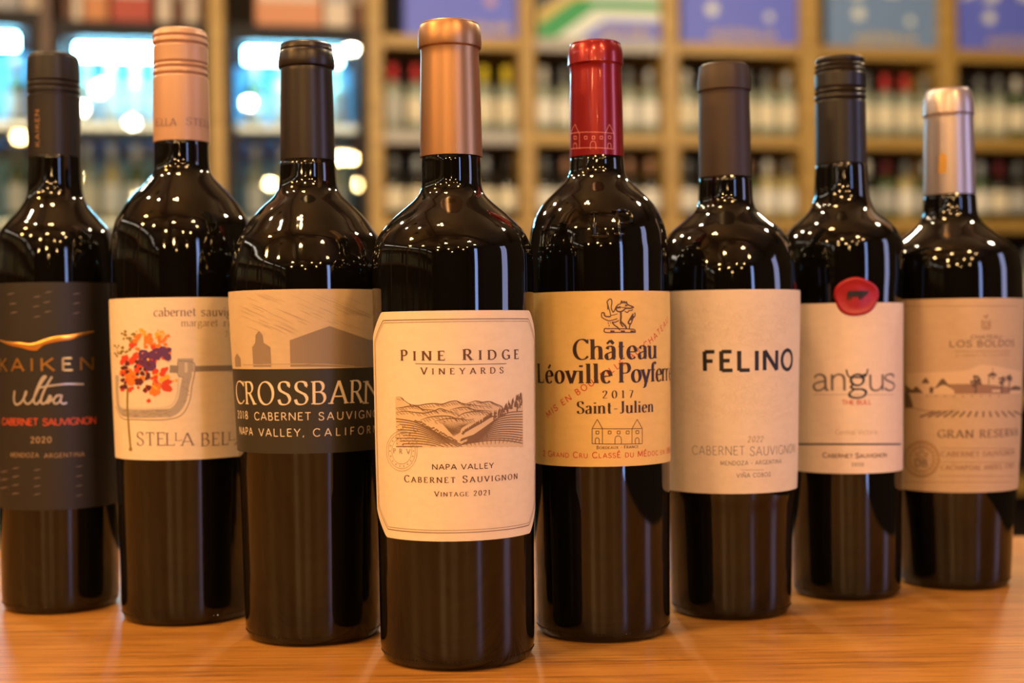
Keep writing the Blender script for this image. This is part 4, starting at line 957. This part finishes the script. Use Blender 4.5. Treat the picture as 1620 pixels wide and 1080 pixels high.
for y, x0, x1 in ((484,1425,1610),(555.5,1510,1597),(709,1487,1604),(731,1487,1604),(752.5,1487,1603),(762.5,1430,1602)): ink = Ink(); b.line(ink, [(x, y) for x in frange(x0, x1, 16)], .8); b.wrap(ink, 'rule', M['landmd'], lb, .00061)
ink = Ink()
for P in ([(1553,506),(1553,520),(1565,520),(1565,506)], [(1556,499),(1559,503),(1562,497)]): b.line(ink, P, 2)
b.text('D', 1556, 1563, 517, 8, SANSB, M['goldink'], lb)
for r_, w in ((27.5,1.6),(25,1),(18.5,1.4)): b.line(ink, [(1459+r_*math.cos(t*PI/16), 726+r_*1.02*math.sin(t*PI/16)) for t in range(33)], w)
for k in range(22): a = k*PI/11; b.line(ink, [(1459+20.5*math.cos(a), 726+20.5*math.sin(a)), (1459+23*math.cos(a), 726+23*math.sin(a))], 1.8)
b.line(ink, [(1449,716),(1452,722),(1459,723),(1466,722),(1469,716),(1464,719),(1459,711),(1454,719),(1449,716)], 1.5); tag(b.wrap(ink, 'round_medal_print', M['goldink'], lb, .00063), kind='stuff')
T('DB', 1449, 1468, 738, 12, Style(.09,.05,.12,.03), M['landdk'], lb)
def zb2(pts): return [(1430+x/8.526, 570+y/8.526) for x, y in pts]
def shp(ink, tops, base):
    f = pchip(tops); n = max(6, int((tops[-1][0]-tops[0][0])/25)); us_, lo, hi = [], [], []
    for x in frange(tops[0][0], tops[-1][0], n):
        (a, c), (d, e) = zb2([(x, base), (x, f(x))]); u, v_ = b.uv(a, c); us_.append(u); lo.append(v_); hi.append(b.uv(d, e)[1])
    ink.between(us_, lo, hi)
lt = Ink(); shp(lt, [(60,170),(300,160),(600,150),(850,130),(1050,60),(1180,70),(1380,110),(1580,150)], 450); b.wrap(lt, 'picture_sky', M['landlt'], lb, .00060)
md = Ink(); shp(md, [(600,318),(900,315),(1170,330),(1400,355)], 448); b.wrap(md, 'farmhouse_roof', M['landmd'], lb, .00062)
dk = Ink()
shp(dk, [(30,330),(90,370),(120,400),(175,345),(230,400),(262,430)], 440); shp(dk, [(30,440),(80,440),(130,600)], 640)
shp(dk, [(360,430),(440,345),(530,240),(590,310),(620,345)], 372); shp(dk, [(250,290),(300,230),(345,290)], 310); shp(dk, [(350,370),(390,350),(410,400)], 440)
for cx, cy, r_ in ((965,280,85),(1310,270,62),(1410,235,52)):
    for k in range(26):
        a, q = rnd.uniform(0, 6.28), r_*math.sqrt(rnd.random())*.85; x, y = cx+q*math.cos(a), cy+q*math.sin(a)
        dk.poly(b.P(zb2([(x+r_*.24*math.cos(t*PI/3), y+r_*.24*math.sin(t*PI/3)) for t in range(6)])))
    b.line(dk, zb2([(cx, cy), (cx, 445)]), 3)
shp(dk, [(1120,200),(1190,155),(1245,195)], 210); b.line(dk, zb2([(1140,200),(1135,330)]), 1.6); b.line(dk, zb2([(1190,150),(1188,100)]), 1); b.line(dk, zb2([(1165,215),(1195,250),(1215,215)]), 1.5)
shp(dk, [(1400,400),(1450,355),(1490,340),(1560,360)], 400)
for i, x in enumerate(range(330, 1580, 92)):
    b.line(dk, zb2([(x+60*(1080-x)/500, 685), (x-70*(1080-x)/500, 762)]), 2.6)
for x in range(300, 1300, 120): b.line(dk, zb2([(x,480),(x+30,482)]), 1)
b.line(dk, zb2([(120,640),(400,690),(700,675)]), .8)
b.wrap(dk, 'farm_landscape', M['landdk'], lb, .00064)
for tp, bs in (([(400,400),(540,330),(680,405)], 455), ([(265,345),(350,345)], 440), ([(1180,395),(1290,395)], 425)): hs = Ink(); shp(hs, tp, bs); b.wrap(hs, 'farmhouse_wall', M['landlt'], lb, .00067)
ink = Ink()
ink = Ink()
P = b.P([(1486,247),(1490,241),(1494,243),(1498,248),(1497,274),(1484,274)], 2); ink.poly(P)
b.wrap(ink, 'capsule_emblem', M['gold'], b.cap, .0002, 1, label='small gold emblem')
ink = Ink()
for y in range(248, 274, 4): ink.ribbon(b.P([(1480,y),(1482.5,y)], 2), .0002)
b.wrap(ink, 'capsule_print', M['greyink'], b.cap, .0002, 1)
